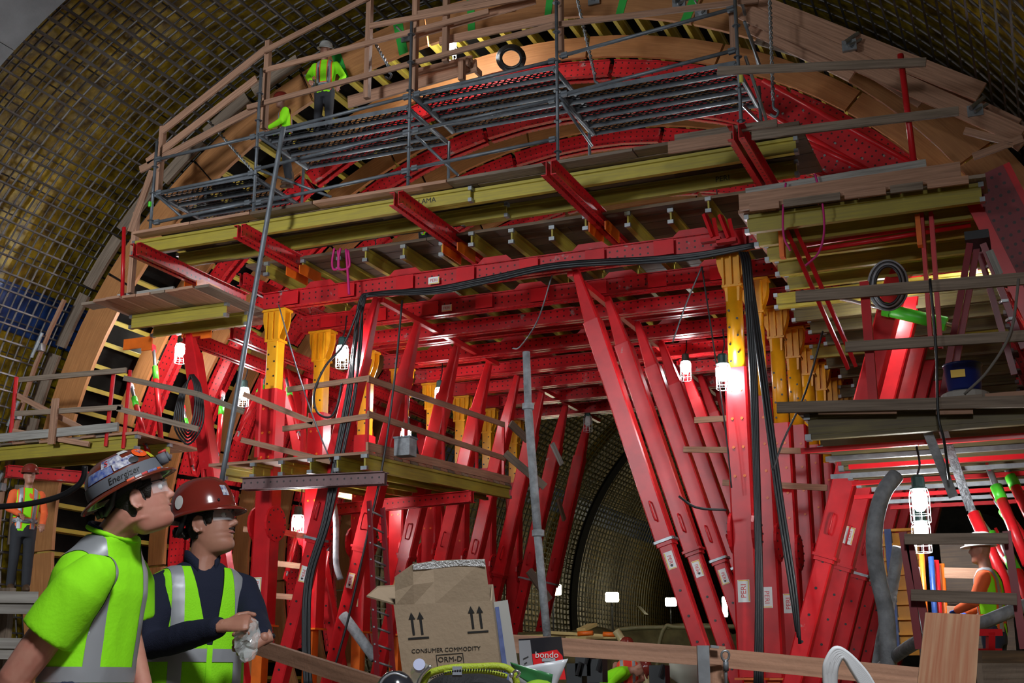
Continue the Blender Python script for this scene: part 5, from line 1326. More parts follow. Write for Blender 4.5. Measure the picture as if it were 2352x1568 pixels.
# hair under the hat, down to the nape
def hair(root, T, H, zlo=-.075, cut=.03):
    g = G(); rings = []
    for z, yb, yf, w in HEAD:
        if z < zlo or z > .1: continue
        r = []
        for i in range(31):
            a = pi - rad(12) + (pi + rad(24)) * i / 30; s, c = sin(a), cos(a); yc = -.005
            lim = max(0, min(1, (z - zlo) / .05))
            y = yc + (s * (yf - yc) if s > 0 else s * (yc - yb)) ; x = w * math.copysign(abs(c)**.86, c)
            k = 1.035 + .03 * lim
            if z < .0 and abs(x) > .045 and y > -.03: k = .97
            r.append(V(x*k, y*k, z))
        rings.append(r)
    n = len(rings[0])
    for r in rings: g.v += r
    for k in range(len(rings) - 1):
        for i in range(n - 1): g.face((k*n+i, k*n+i+1, (k+1)*n+i+1, (k+1)*n+i))
    o_ = put('hair', mesh_of('hair', g), m_hair, root, T @ H)
    m = o_.modifiers.new('thick', 'SOLIDIFY'); m.thickness = .008; m.offset = -1
    g = G()
    for s in (-1, 1): g.loft([[V(s*.068, .052, .06), V(s*.078, .052, .06), V(s*.078, .01, .06), V(s*.068, .01, .06)], [V(s*.069, .047, .03), V(s*.079, .045, .03), V(s*.08, .01, .03), V(s*.069, .01, .03)], [V(s*.068, .036, -.004), V(s*.0765, .034, -.004), V(s*.077, .016, -.004), V(s*.068, .016, -.004)]])
    put('sideburn', mesh_of('sb', g), m_hair, root, T @ H)
hair(manA, TA, HA)
def eyes(root, T, H, iris):
    for s in (-1, 1):
        g = G(); g.ball((s*.031, .0755, .026), .0125, None, None, 12, 8); e = put('eyeball', mesh_of('e', g), m_white, root, T @ H)
        g = G(); g.ball((s*.032, .0855, .0265), .0055, .0035, .0055, 10, 6); put('iris', mesh_of('e', g), iris, root, T @ H)
        g = G(); limb(g, [(s*.014, .096, .045), (s*.03, .099, .051), (s*.05, .088, .046)], (.0035, .0045, .003), 6); put('eyebrow', mesh_of('e', g), m_hair, root, T @ H)
    g = G(); limb(g, [(-.024, .0905, -.0475), (-.01, .099, -.0462), (.01, .099, -.0462), (.024, .0905, -.0475)], (.002, .0042, .0042, .002), 8); put('lips', mesh_of('l', g), M('lip_skin', (.38, .13, .11), .5) if 'lip_skin' not in bpy.data.materials else bpy.data.materials['lip_skin'], root, T @ H)
def glasses(root, T, H):
    g = G()
    for s in (-1, 1):
        rows = []
        for j in range(5):
            z = .046 - .011*j; rows.append([V(s*(.006 + .068*k/8), .108 - .062*(k/8)**2.4, z) for k in range(9)])
        i0 = len(g.v)
        for r in rows: g.v += r
        for j in range(4):
            for k in range(8): a = i0 + j*9 + k; g.face((a, a+1, a+10, a+9))
    put('safety_glasses', mesh_of('gl', g), m_lens, root, T @ H)
    g = G()
    for s in (-1, 1): limb(g, [(s*.073, .05, .04), (s*.08, .0, .036), (s*.077, -.03, .02)], (.003, .003, .003), 6)
    limb(g, [(-.072, .05, .047), (-.05, .085, .049), (0, .109, .049), (.05, .085, .049), (.072, .05, .047)], (.002,)*5, 6)
    put('glasses_frame', mesh_of('gf', g), m_black, root, T @ H)
eyes(manA, TA, HA, m_hair); glasses(manA, TA, HA)
THA = TA @ HA @ Matrix.Translation(V(0, -.036, .060)) @ Matrix.Rotation(rad(11), 4, 'X') @ Matrix.Scale(.97, 4)
hat(manA, THA, m_hatA, True)
def sticker(root, T, mat, *a, **k): return put('helmet_sticker', mesh_of('st', hat_patch(*a, **k)), mat, root, T)
m_sblue = M('blue_print', (.035, .075, .33), .45, var=.3, noise_scale=60, col2=(.25, .3, .45)); m_sor = M('orange_print', (.85, .10, .015), .4, var=.15, noise_scale=50)
m_swh = M('white_print', (.62, .62, .66), .4, var=.7, noise_scale=55, col2=(.05, .06, .2)); m_syel = M('yellow_print', (.5, .5, .02), .45); m_sred = M('red_print', (.6, .04, .04), .45)
# head lamp strap, lamp and stickers on his right side
put('headlamp_strap', mesh_of('s', hat_patch(0, 2*pi, .06, .36, .004, 48, 3)), m_strap, manA, THA)
sticker(manA, THA, m_sblue, 1.75, 2.65, .40, .72, off=.003); sticker(manA, THA, m_swh, 1.35, 2.05, .66, 1.0, off=.0045)
sticker(manA, THA, m_swh, 1.0, 1.72, .42, .74, off=.004); sticker(manA, THA, m_hatW, .95, 1.35, .95, 1.15, off=.004)
sticker(manA, THA, m_black, .95, 1.25, .40, .62, off=.006, oval=True)
sticker(manA, THA, m_sor, .45, .98, .48, .92, off=.006, oval=True); sticker(manA, THA, m_syel, .12, .5, .40, .66, off=.004)
for i, (mt, t0, t1) in enumerate(((m_sor, 1.35, 1.55), (m_tape, 1.15, 1.33), (m_sred, .98, 1.14), (m_sblue, .62, .96), (m_sor, .42, .6), (m_tape, .2, .4))): sticker(manA, THA, mt, t0, t1, .005, .06, off=.006)
def text_on_hat(root, T, s, size, mat, th, el, name='lettering', rot=0):
    p = hat_pt(th, el, off=.0075); n = (hat_pt(th, el, off=.1) - p).normalized(); x = V(0, 0, 1).cross(n).normalized(); y = n.cross(x)
    M4 = Matrix((x, y, n)).transposed().to_4x4(); M4.translation = p
    cu = bpy.data.curves.new('t', 'FONT'); cu.body = s; cu.size = size; cu.align_x = 'CENTER'; cu.align_y = 'CENTER'; cu.shear = .2
    t = bpy.data.objects.new('t', cu); COL.objects.link(t); me = bpy.data.meshes.new_from_object(t.evaluated_get(bpy.context.evaluated_depsgraph_get())); bpy.data.objects.remove(t)
    # wrap each vertex round the dome
    for v in me.vertices:
        tt = th - v.co.x / .135; q = hat_pt(tt, max(.01, el + v.co.y / .125), off=.0072); v.co = q
    return put(name, me, mat, root, T, smooth=False)
text_on_hat(manA, THA, 'Energizer', .03, m_ink, 1.55, .20)
text_on_hat(manA, THA, 'S', .04, m_sred, 1.88, .78); text_on_hat(manA, THA, 'W', .035, m_swh, .7, .70)
g = G(); c = hat_pt(.0, .22, off=.02); g.box(c, .06, .035, .04); g.lathe([(.0, 0), (.018, .0), (.02, .012), (.0, .014)], c + V(0, .018, 0), (0, 1, 0), 12); put('headlamp', mesh_of('hl', g), m_strap, manA, THA)
put('headlamp_band', mesh_of('hb', (lambda q: (q.box(c + V(.0, .01, .024), .062, .03, .008), q)[1])(G())), m_sred, manA, THA)
def suspension(root, T):
    g = G(); n = 24; rings = []
    for dz in (-.022, .0):
        rings.append([V(.085*sin(t), -.01 + .105*cos(t), dz - .03*max(0, -cos(t))) for t in [2*pi*k/n for k in range(n)]])
    i0 = 0
    g.v = rings[0] + rings[1]
    for i in range(n): j = (i+1) % n; g.face((i, j, n+j, n+i))
    g.box((0, -.122, -.045), .06, .025, .035); g.tube([(0, -.13, -.045), (0, -.15, -.045)], .016, 10)
    for s in (-1, 1): limb(g, [(s*.085, -.05, .0), (s*.075, -.085, -.045), (s*.04, -.115, -.06)], (.012, .012, .012), 6)
    o_ = put('suspension', mesh_of('su', g), m_black, root, T)
suspension(manA, THA)

# ---------- man in the mesh vest (right)
f = (RR * sin(rad(33)) - FF * cos(rad(33))); yawB = yaw_of(f)
DB = 5.6
hipB = at(446, 1520, D=DB); locB = V(hipB.x, hipB.y, FLOOR_F)
manB = thing('person', 'man in neon mesh vest, dark pullover and maroon hard hat, holding a clear plastic bag', 'person', locB)
TB = Matrix.Translation(locB) @ Matrix.Rotation(yawB, 4, 'Z')
headB = to_local(TB, at(508, 1198, D=DB)); neckB = to_local(TB, at(478, 1290, D=DB)); zB = neckB.z
0 and print('B neck', neckB, 'head', headB)
headB.x = max(-.07, min(.07, headB.x)); headB.y = .05
hf = (RR * cos(rad(8)) - FF * sin(rad(8)))
HB = Matrix.Translation(headB) @ Matrix.Rotation(yaw_of(hf) - yawB, 4, 'Z') @ Matrix.Rotation(rad(9), 4, 'X') @ Matrix.Scale(1.08, 4)
sR = to_local(TB, at(372, 1318, D=DB - .08)); sL = to_local(TB, at(578, 1318, D=DB + .1))
sR = V(.2, sR.y*.3, zB - .108); sL = V(-.188, sL.y*.3, zB - .105)
eR = to_local(TB, at(352, 1482, D=DB - .22)); wR = to_local(TB, at(512, 1437, D=DB - .42)); eL = to_local(TB, at(583, 1432, D=DB - .02)); wL = to_local(TB, at(606, 1464, D=DB - .28))
0 and print(sR, eR, wR, sL, eL, wL)
rowsB = [(.80, 0, 0, .185, .15), (.95, 0, .01, .19, .158), (1.08, 0, .012, .19, .155), (1.22, 0, .01, .198, .148), (zB - .17, 0, .008, .212, .14), (zB - .11, 0, .008, .208, .128), (zB - .06, 0, .01, .19, .105), (zB - .025, 0, .012, .13, .085), (zB + .005, 0, .016, .085, .072)]
bg = G(); torso(bg, [(z, a, b, c*.86, d*.82) for z, a, b, c, d in rowsB]); legs(bg, r=(.085, .06, .045))
limb(bg, [sR, eR, wR], (.052, .043, .029)); limb(bg, [sL, eL, wL], (.052, .043, .029))
nk = HB.inverted() @ V(neckB.x*.3, .02, zB - .02)
hg = head_geo((nk.x, nk.y, nk.z), .066, flare=1.15); o = len(bg.v); bg.v += [HB @ p for p in hg.v]; bg.f += [tuple(i + o for i in q) for q in hg.f]; bg.uv += hg.uv
put('body', remesh(bg, .0055, 3), m_skinB, manB, TB)
eyes(manB, TB, HB, m_hair); hair(manB, TB, HB, -.06); glasses(manB, TB, HB)
g = G(); limb(g, [(-.025, .094, -.033), (0, .102, -.030), (.025, .094, -.033)], (.003, .005, .003), 8); put('moustache', mesh_of('mo', g), m_hair, manB, TB @ HB)
# pullover with stand collar
g = G(); torso(g, rowsB, 32)
limb(g, [sR + V(-.05, 0, .02), sR, sR.lerp(eR, .5), eR, eR.lerp(wR, .5), wR.lerp(eR, .08)], (.06, .075, .074, .066, .057, .043), 18)
limb(g, [sL + V(.05, 0, .02), sL, sL.lerp(eL, .5), eL, eL.lerp(wL, .5), wL.lerp(eL, .08)], (.06, .075, .074, .066, .057, .043), 18)
put('pullover', remesh(g, .0085, 4, .008, 8, 2.2), m_navy, manB, TB)
g = G(); rings = []
for (k, dz) in ((1.0, -.012), (1.02, .03), (1.0, .062), (.9, .062), (.9, -.01)):
    rings.append([V(neckB.x*.3 + .079*k*sin(t), .02 + .079*k*cos(t) + .01, zB - .005 + dz - .06*max(0, cos(t))**2) for t in [rad(30) + rad(300)*q/27 for q in range(28)]])
n = 28; g.v = [p for r in rings for p in r]
for k in range(len(rings)):
    k2 = (k + 1) % len(rings)
    for i in range(n - 1): g.face((k*n+i, k*n+i+1, k2*n+i+1, k2*n+i))
g.face([k*n for k in range(5)]); g.face([k*n + n-1 for k in range(5)][::-1])
put('collar', mesh_of('co', g), m_navy, manB, TB)
# vest: wider torso shell, armholes and front V cut out
g = G(); torso(g, [(z, a, b, c*1.035 + .012, d*1.03 + .012) for z, a, b, c, d in rowsB[:-1]] + [(zB - .005, 0, .014, .10, .085)], 36)
vm = remesh(g, .008, 4, .006, 8, 4.1)
bm = bmesh.new(); bm.from_mesh(vm)
vz = 1.10
for s in (1, -1):
    bmesh.ops.bisect_plane(bm, geom=bm.verts[:] + bm.edges[:] + bm.faces[:], plane_co=(s*.012, 0, vz), plane_no=V(s*1.0, 0, -.19).normalized())
    bmesh.ops.bisect_plane(bm, geom=bm.verts[:] + bm.edges[:] + bm.faces[:], plane_co=(s*.222, 0, 1.4), plane_no=V(s*1.0, 0, -.12).normalized())
bmesh.ops.bisect_plane(bm, geom=bm.verts[:] + bm.edges[:] + bm.faces[:], plane_co=(0, 0, 1.19), plane_no=(0, 0, 1))
bmesh.ops.bisect_plane(bm, geom=bm.verts[:] + bm.edges[:] + bm.faces[:], plane_co=(0, 0, zB - .02), plane_no=(0, 0, -1), clear_inner=True)
bmesh.ops.bisect_plane(bm, geom=bm.verts[:] + bm.edges[:] + bm.faces[:], plane_co=(0, 0, .82), plane_no=(0, 0, 1), clear_inner=True)
dele = []
for fc in bm.faces:
    c = fc.calc_center_median()
    if c.y > 0 and c.z > vz and abs(c.x) < .012 + (c.z - vz)*.19: dele.append(fc)
    elif c.z > 1.19 and abs(c.x) > .222 + (c.z - 1.4)*.12: dele.append(fc)
bmesh.ops.delete(bm, geom=dele, context='FACES')
bm.to_mesh(vm); bm.free()
vo = put('vest', vm, m_vest, manB, TB); mo = vo.modifiers.new('thick', 'SOLIDIFY'); mo.thickness = .005; mo.offset = 0
for x0, x1 in ((.112, .162), (-.162, -.112)):
    put('reflective_stripe', cutband(vm, [((x0, 0, 0), (1, 0, 0)), ((x1, 0, 0), (-1, 0, 0)), ((0, 0, .86), (0, 0, 1))], .0055), m_tape, manB, TB)
put('reflective_band', cutband(vm, [((0, 0, 1.03), (0, 0, 1)), ((0, 0, 1.085), (0, 0, -1))], .006), m_tape, manB, TB)
put('pocket_flap', cutband(vm, [((.035, 0, 0), (1, 0, 0)), ((.105, 0, 0), (-1, 0, 0)), ((0, 0, 1.15), (0, 0, 1)), ((0, 0, 1.19), (0, 0, -1)), ((0, 0, 0), (0, 1, 0))], .008), m_vest, manB, TB)
put('chest_pocket', cutband(vm, [((.03, 0, 0), (1, 0, 0)), ((.11, 0, 0), (-1, 0, 0)), ((0, 0, 1.07), (0, 0, 1)), ((0, 0, 1.18), (0, 0, -1)), ((0, 0, 0), (0, 1, 0))], .0045), m_vest, manB, TB)
put('zip_placket', cutband(vm, [((-.012, 0, 0), (1, 0, 0)), ((.012, 0, 0), (-1, 0, 0)), ((0, 0, .84), (0, 0, 1)), ((0, 0, vz), (0, 0, -1)), ((0, 0, 0), (0, 1, 0))], .007), m_neon, manB, TB)
g = G(); torso(g, [(.74, 0, 0, .15, .13), (.9, 0, .005, .175, .14), (1.0, 0, .005, .175, .14)]); legs(g, r=(.105, .08, .07)); put('trousers', remesh(g, .016, 3, .006, 9, 5), m_khaki, manB, TB)
g = G(); torso(g, [(.80, 0, .0, .196, .162), (.835, 0, .0, .196, .162)], 32); put('belt', mesh_of('be', g), m_black, manB, TB)
put('boots', remesh(boots(G()), .012, 2), m_boot, manB, TB)
THB = TB @ HB @ Matrix.Translation(V(0, -.020, .048)) @ Matrix.Rotation(rad(3), 4, 'X') @ Matrix.Diagonal((.98, .93, 1.12, 1))
hat(manB, THB, m_hatB, False); suspension(manB, THB)
sticker(manB, THB, m_hatW, 1.85, 2.2, .12, .5, off=.003, oval=True); sticker(manB, THB, m_swh, .28, .55, .28, .62, off=.003)
g = G(); g.ball(hat_pt(.75, .16, off=.002), .006, None, None, 8, 6); put('rivet', mesh_of('rv', g), m_black, manB, THB)
# hands: right one pinching, left one wrapped round the bag
def hand_at(root, T, w, d, z, curl, side, skin, thumb=(.6, .5)):
    d = Vector(d).normalized(); z = Vector(z); x = d.cross(z).normalized(); z = x.cross(d); Mh = Matrix((x, d, z)).transposed().to_4x4(); Mh.translation = w; Mh = Mh @ Matrix.Scale(1.12, 4)
    return put('hand', remesh(hand_geo(curl, .05, side, thumb), .0035, 2), skin, root, T @ Mh), T @ Mh
tl = TB.inverted().to_3x3()
hr, _ = hand_at(manB, TB, wR + (wR - eR).normalized()*.012, tl @ (RR*.93 + V(0, 0, .12) - FF*.1), tl @ (-FF*.75 + V(0, 0, .65)), 1.15, -1, m_skinB)
hl, ML = hand_at(manB, TB, wL, tl @ (-RR*.72 + V(0, 0, -.25) - FF*.35), tl @ (-FF*.8 + RR*.3 + V(0, 0, .35)), 1.0, 1, m_skinB)
g = G(); g.tube([ML @ V(.011 + .0115*cos(a), .106, -.006 + .0115*sin(a)) for a in [2*pi*k/14 for k in range(14)]], .0022, 6, closed=True)
for i, p in enumerate(g.v): g.v[i] = TB.inverted() @ p
put('ring', mesh_of('ri', g), m_steel, manB, TB)
g = G(); d = (wL - eL).normalized(); e1 = d.orthogonal().normalized(); e2 = d.cross(e1)
g.tube([wL - d*.03 + (e1*cos(a) + e2*sin(a))*.036 for a in [2*pi*k/16 for k in range(16)]], .007, 6, closed=True); g.ball(wL - d*.03 + (tl @ RR)*.04, .014, .014, .014, 10, 6); put('wrist_watch', mesh_of('wa', g), m_black, manB, TB)
# crumpled clear bag in his left hand
gb = G(); c = at(568, 1468, D=DB - .42)
gb.ball(c, .05, .04, .085, 24, 18)
for i, p in enumerate(gb.v): gb.v[i] = p + noise.noise_vector(p * 32) * .022 + noise.noise_vector(p * 75) * .008
solo('plastic_bag', gb, M('clear_plastic', (.75, .8, .8), .08, alpha=.38, spec=1.0), 'crumpled clear plastic bag held in the hand of the man in the mesh vest', 'bag')
# ================================================================ FOREGROUND: deck, table, cartons, rails
obj('floor', G().box((-2.2, 2.2, FLOOR_F - .06), 9.5, 9.4, .12), m_lumg, kind='structure')
for x in (-6.5, -4, -1.5, 1.5):
    for y in (-1.5, 2.5, 6.3): obj('trim_1', G().box((x, y, FLOOR_F - .31), .15, .15, .42), m_lumg, kind='structure')
def table_z(): return -.06
ta, tb = at(900, 1600, D=4.3), at(1330, 1600, D=4.9)
r = thing('work_table', 'rough timber work table under the cartons and bags', 'table', ((ta.x + tb.x)/2, (ta.y + tb.y)/2, FLOOR_F))
cT = (ta + tb) / 2; cT.z = -.075
Q = lambda a, b, z: cT + RR*a + FF*b + V(0, 0, z)
obj('table_top', G().bar(Q(-.62, -.15, 0), Q(.62, -.15, 0), 1.3, .04), m_lumg, r)
for a in (-.55, .55):
    for b in (-.7, .4): obj('leg', G().bar(Q(a, b, -.02), V(Q(a, b, 0).x, Q(a, b, 0).y, FLOOR_F), .08, .08, (0, 1, 0)), m_lumg, r)
m_card = M('cardboard', (.34, .255, .17), .8, var=.12, noise_scale=6, bump=.1, bscale=60)
m_foil = M('silver_tape', (.55, .55, .55), .35, .6, bump=.8, bscale=120)
DC = 4.5
P0, P1, P3 = at(934, 1590, D=DC), at(1152, 1580, D=DC), at(908, 1389, D=DC)
ux = (P1 - P0); Wc = ux.length; ux.normalize(); uy = (P3 - P0); Hc = uy.length; uy.normalize(); un = uy.cross(ux).normalized(); Dc = .30     # un points away from the camera
if un.dot(FF) < 0: un = -un
def card(a, b, c, d, t=.006):
    g = G(); n = (Vector(b) - Vector(a)).cross(Vector(d) - Vector(a)).normalized() * t
    g.v = [Vector(p) for p in (a, b, c, d)] + [Vector(p) + n for p in (a, b, c, d)]
    for q in ((3, 2, 1, 0), (4, 5, 6, 7), (0, 1, 5, 4), (1, 2, 6, 5), (2, 3, 7, 6), (3, 0, 4, 7)): g.face(q)
    return g
C = lambda x, y, n=0: P0 + ux*x*Wc + uy*y*Hc + un*n
r = thing('cardboard_carton', 'open brown cardboard carton with raised front flap and black arrows', 'box', P0 + un*.15)
obj('front_panel', card(C(0, 0), C(1, 0), C(1, 1), C(0, 1), -.006), m_card, r)
obj('side_panel', card(C(0, 0, Dc), C(0, 0), C(0, 1), C(0, 1, Dc)), m_card, r); obj('side_panel', card(C(1, 0), C(1, 0, Dc), C(1, 1, Dc), C(1, 1)), m_card, r)
obj('back_panel', card(C(0, 0, Dc), C(1, 0, Dc), C(1, 1, Dc), C(0, 1, Dc)), m_card, r); obj('bottom_panel', card(C(0, 0), C(0, 0, Dc), C(1, 0, Dc), C(1, 0)), m_card, r)
g = G()    # raised flap with a bent left corner, made of a strip of facets
fa = [C(0, 1), C(.2, 1), C(.42, 1.0), C(.7, 1), C(1, 1)]
fb = [C(.02, 1.30, .03), C(.24, 1.46, -.01), C(.45, 1.47, .015), C(.72, 1.48, .0), C(1.0, 1.48, -.01)]
i0 = 0; g.v = fa + [a.lerp(b, .5) - un*.006*(k % 2) for k, (a, b) in enumerate(zip(fa, fb))] + fb
g.v += [p + un*.006 for p in g.v]
for k in range(4):
    for j in range(2): a = j*5 + k; g.face((a, a+1, a+6, a+5)); g.face((a+15, a+20, a+21, a+16))
for k in range(4): g.face((10+k, 11+k, 26+k, 25+k))
for j in range(2): g.face((j*5, j*5+5, j*5+20, j*5+15)); g.face((j*5+4, j*5+19, j*5+24, j*5+9))
obj('flap', g, m_card, r)
g = G(); ft = [fb[1], fb[2], fb[3], fb[4]]
for k in range(3): g.v += []
g.v = [p - un*.004 for p in ft] + [p - un*.004 - uy*(.02 + .006*(k % 2)) for k, p in enumerate(ft)]
for k in range(3): g.face((k, k+1, k+5, k+4))
obj('silver_tape', g, m_foil, r)
obj('flap', card(C(0, 1.0, .02), C(-.33, 1.06, .1), C(-.22, 1.13, .16), C(.0, 1.07, .27)), m_card, r)
def card_text(s, x, y, size, nm='lettering'):
    text_mesh(nm, s, size, m_ink, r, frame_matrix(C(x, y, -.0012), ux, uy))
card_text('CONSUMER COMMODITY', .47, .465, .021); card_text('ORM-D', .50, .355, .027)
g = G()
for (a, b) in (((.36, .41), (.64, .42)), ((.64, .42), (.64, .28)), ((.64, .28), (.36, .27)), ((.36, .27), (.36, .41))): g.bar(C(*a, -.001), C(*b, -.001), .0025, .001, un)
obj('print_frame', g, m_ink, r)
for X, Y in ((.2, .80), (.83, .84)):
    g = G()
    for dx in (-.045, .045):
        g.bar(C(X + dx, Y - .15, -.001), C(X + dx, Y + .04, -.001), .0085, .001, un)
        i = len(g.v); g.v += [C(X + dx - .036, Y + .03, -.0018), C(X + dx + .036, Y + .03, -.0018), C(X + dx, Y + .11, -.0018)]; g.face((i, i+1, i+2))
    g.bar(C(X - .11, Y - .19, -.001), C(X + .11, Y - .185, -.001), .007, .001, un)
    obj('arrow_print', g, m_ink, r)
# narrow white carton beside it
a0, a1, a2, a3 = at(1160, 1590, D=DC + .12), at(1200, 1590, D=DC + .12), at(1166, 1377, D=DC + .12), at(1134, 1382, D=DC + .12)
r = thing('white_carton', 'narrow white carton with blue stripe leaning on the brown cardboard carton', 'box', a0)
g = G(); g.v = [a0, a1, a2, a3] + [p + FF*.25 for p in (a0, a1, a2, a3)]
for q in ((0, 1, 2, 3), (7, 6, 5, 4), (0, 4, 5, 1), (1, 5, 6, 2), (2, 6, 7, 3), (3, 7, 4, 0)): g.face(q)
obj('body', g, M('white_card', (.42, .42, .4), .6, var=.1), r)
obj('blue_stripe', card(a0.lerp(a1, .02) - FF*.002, a0.lerp(a1, .34) - FF*.002, a3.lerp(a2, .34).lerp(a0, .06) - FF*.002, a3.lerp(a2, .05).lerp(a0, .06) - FF*.002, .001), M('blue_card', (.12, .16, .36), .6, var=.3, noise_scale=30), r)
# red paint/filler carton
DB_ = 4.75
b0, b1, b2, b3 = at(1196, 1560, D=DB_), at(1302, 1560, D=DB_), at(1289, 1461, D=DB_), at(1191, 1467, D=DB_)
r = thing('filler_carton', 'red and black body filler carton with white lettering beside the white carton', 'box', b0)
g = G(); g.v = [b0, b1, b2, b3] + [p + FF*.12 for p in (b0, b1, b2, b3)]
for q in ((0, 1, 2, 3), (7, 6, 5, 4), (0, 4, 5, 1), (1, 5, 6, 2), (2, 6, 7, 3), (3, 7, 4, 0)): g.face(q)
m_gloss = M('black_gloss_card', (.02, .02, .025), .15)
obj('body', g, m_gloss, r)
bx = (b1 - b0).normalized(); by = (b3 - b0).normalized()
B = lambda x, y, n=0: b0.lerp(b1, x).lerp(b3.lerp(b2, x), y) - FF*n
g = G(); g.quad(B(0, 0, .002), B(.30, 0, .002), B(.27, .96, .002), B(0, .96, .002)); obj('silver_panel', g, m_tape, r)
g = G(); pts = [(.31, .0), (.98, .0), (.97, .55), (.86, .70), (.34, .62), (.29, .62)]; g.v = [B(x, y, .002) for x, y in pts]; g.face(range(6)); obj('red_panel', g, M('red_card', (.72, .02, .025), .25), r)
text_mesh('lettering', 'bondo', .034, m_white, r, frame_matrix(B(.62, .58, .004), bx, by)); text_mesh('lettering', 'FILLER', .016, m_white, r, frame_matrix(B(.72, .33, .004), bx, by))
g = G(); g.bar(B(.50, .47, .003), B(.80, .47, .003), .012, .001, FF); g.bar(B(.55, .41, .003), B(.74, .42, .003), .010, .001, FF); obj('print_tools', g, m_tape, r)
g = G(); g.bar(B(.08, .5, .003), B(.2, .56, .003), .004, .001, FF); g.bar(B(.1, .38, .003), B(.16, .42, .003), .004, .001, FF); obj('print_marks', g, m_ink, r)
# green and white plastic wrapper
m_wrapw = M('white_film', (.5, .52, .56), .25); m_wrapg = M('green_film', (.03, .16, .05), .3)
r = thing('plastic_wrapper', 'green and white plastic wrapper crumpled in front of the red filler carton', 'wrapper', at(1240, 1580, D=4.5))
def sheet(px, d0, nx=10, ny=7, amp=.012, seed=0):
    g = G(); p = [Vector(q) for q in px]
    for i in range(nx + 1):
        for j in range(ny + 1):
            q = p[0].lerp(p[1], i/nx).lerp(p[3].lerp(p[2], i/nx), j/ny); n = noise.noise(q*17 + V(seed, 0, 0)); g.v.append(q - FF*amp*(n + .6*abs(noise.noise(q*40))))
    for i in range(nx):
        for j in range(ny): k = i*(ny+1) + j; g.face((k, k+ny+1, k+ny+2, k+1))
    return g
for nm, pix, mt, sd, d in (('film', ((1175, 1535), (1305, 1512), (1270, 1590), (1180, 1590)), m_wrapw, 0, 4.42), ('green_print', ((1172, 1520), (1270, 1548), (1262, 1600), (1180, 1545)), m_wrapg, 3, 4.39)):
    o_ = obj(nm, sheet([at(x, y, D=d) for x, y in pix], d, seed=sd), mt, r, smooth=True); mo = o_.modifiers.new('t', 'SOLIDIFY'); mo.thickness = .003
# lime cloth
m_lime0 = M('lime_fabric', (.22, .42, .015), .8)
g = G(); g.ball(at(1222, 1608, D=4.2), .09, .08, .06, 24, 16)
for i, p in enumerate(g.v): g.v[i] = p + noise.noise_vector(p * 14) * .03
solo('lime_cloth', g, m_lime0, 'lime high visibility cloth bunched beside the black bag at the bottom edge', 'cloth', None, True)
# black and lime bag
cB = at(1078, 1600, D=3.9)
r = thing('tool_bag', 'black bag with lime zip edges lying open in front of the cardboard carton', 'bag', cB - V(0, 0, .1))
m_lime = M('lime_piping', (.30, .38, .015), .6, bump=.3, bscale=120)
g = G(); g.ball(cB, .165, .10, .075, 28, 16)
for i, p in enumerate(g.v): g.v[i] = p + noise.noise_vector(p * 12) * .02
obj('body', g, M('black_fabric', (.01, .01, .012), .8, bump=.4, bscale=80), r, smooth=True)
E1 = lambda x, y, d: at(x, y, D=d)
for pts, rr_, d in ((((968, 1580), (985, 1548), (1030, 1534), (1090, 1531), (1150, 1530), (1178, 1545), (1190, 1580)), .011, 3.78), (((1020, 1545), (1070, 1541), (1120, 1542), (1165, 1553)), .007, 3.74)):
    obj('zip_edge', G().tube(curve_pts([E1(x, y, d) for x, y in pts], 6), rr_, 8), m_lime, r, smooth=True)
g = G(); zp = curve_pts([E1(x, y, 3.73) for x, y in ((990, 1556), (1040, 1541), (1100, 1537), (1160, 1541))], 10)
for k in range(0, len(zp), 1): g.ball(zp[k], .0035, None, None, 6, 4)
obj('zip_teeth', g, m_ink, r, kind='stuff')
obj('strap', G().bar(E1(1050, 1532, 3.75), E1(1050, 1552, 3.72), .028, .008), m_strap, r)
g = G(); g.tube(curve_pts([E1(1172, 1552, 3.7), E1(1184, 1540, 3.68), E1(1194, 1545, 3.68), E1(1186, 1556, 3.68)], 5), .004, 6); g.ball(E1(1175, 1550, 3.69), .008, None, None, 8, 6); obj('clip', g, m_steel, r, smooth=True)
obj('metal_rim', G().tube(curve_pts([E1(955, 1585, 3.76), E1(968, 1552, 3.76), E1(990, 1528, 3.76)], 5), .006, 8), m_steel, r, smooth=True)
g = G(); g.ball(at(908, 1592, D=3.8), .062, .06, .068, 20, 14); 
r = thing('knee_pad', 'black domed pad with pale rim at the bottom edge below the ladder', 'pad', at(908, 1600, D=3.8)); obj('shell', g, m_gloss, r, smooth=True)
obj('rim', G().tube(curve_pts([at(866, 1590, D=3.74), at(880, 1560, D=3.74), at(905, 1546, D=3.74), at(935, 1556, D=3.74)], 5), .004, 6), m_tape, r, smooth=True)
r = thing('water_bottle', 'clear water bottle with pale blue cap lying between the black pad and the bag', 'bottle', at(960, 1570, D=4.1)); c = at(964, 1532, D=4.1); ax = (-FF*.8 + V(0, 0, .25)).normalized()
obj('cap', G().lathe([(.0, .03), (.0195, .03), (.0195, .012), (.019, 0)], c, ax, 18), M('pale_blue_cap', (.35, .38, .55), .4), r)
obj('body', G().lathe([(.014, .0), (.016, -.02), (.034, -.05), (.034, -.2), (.03, -.205)], c, ax, 18), M('clear_bottle', (.5, .6, .55), .08, alpha=.4), r, smooth=True)

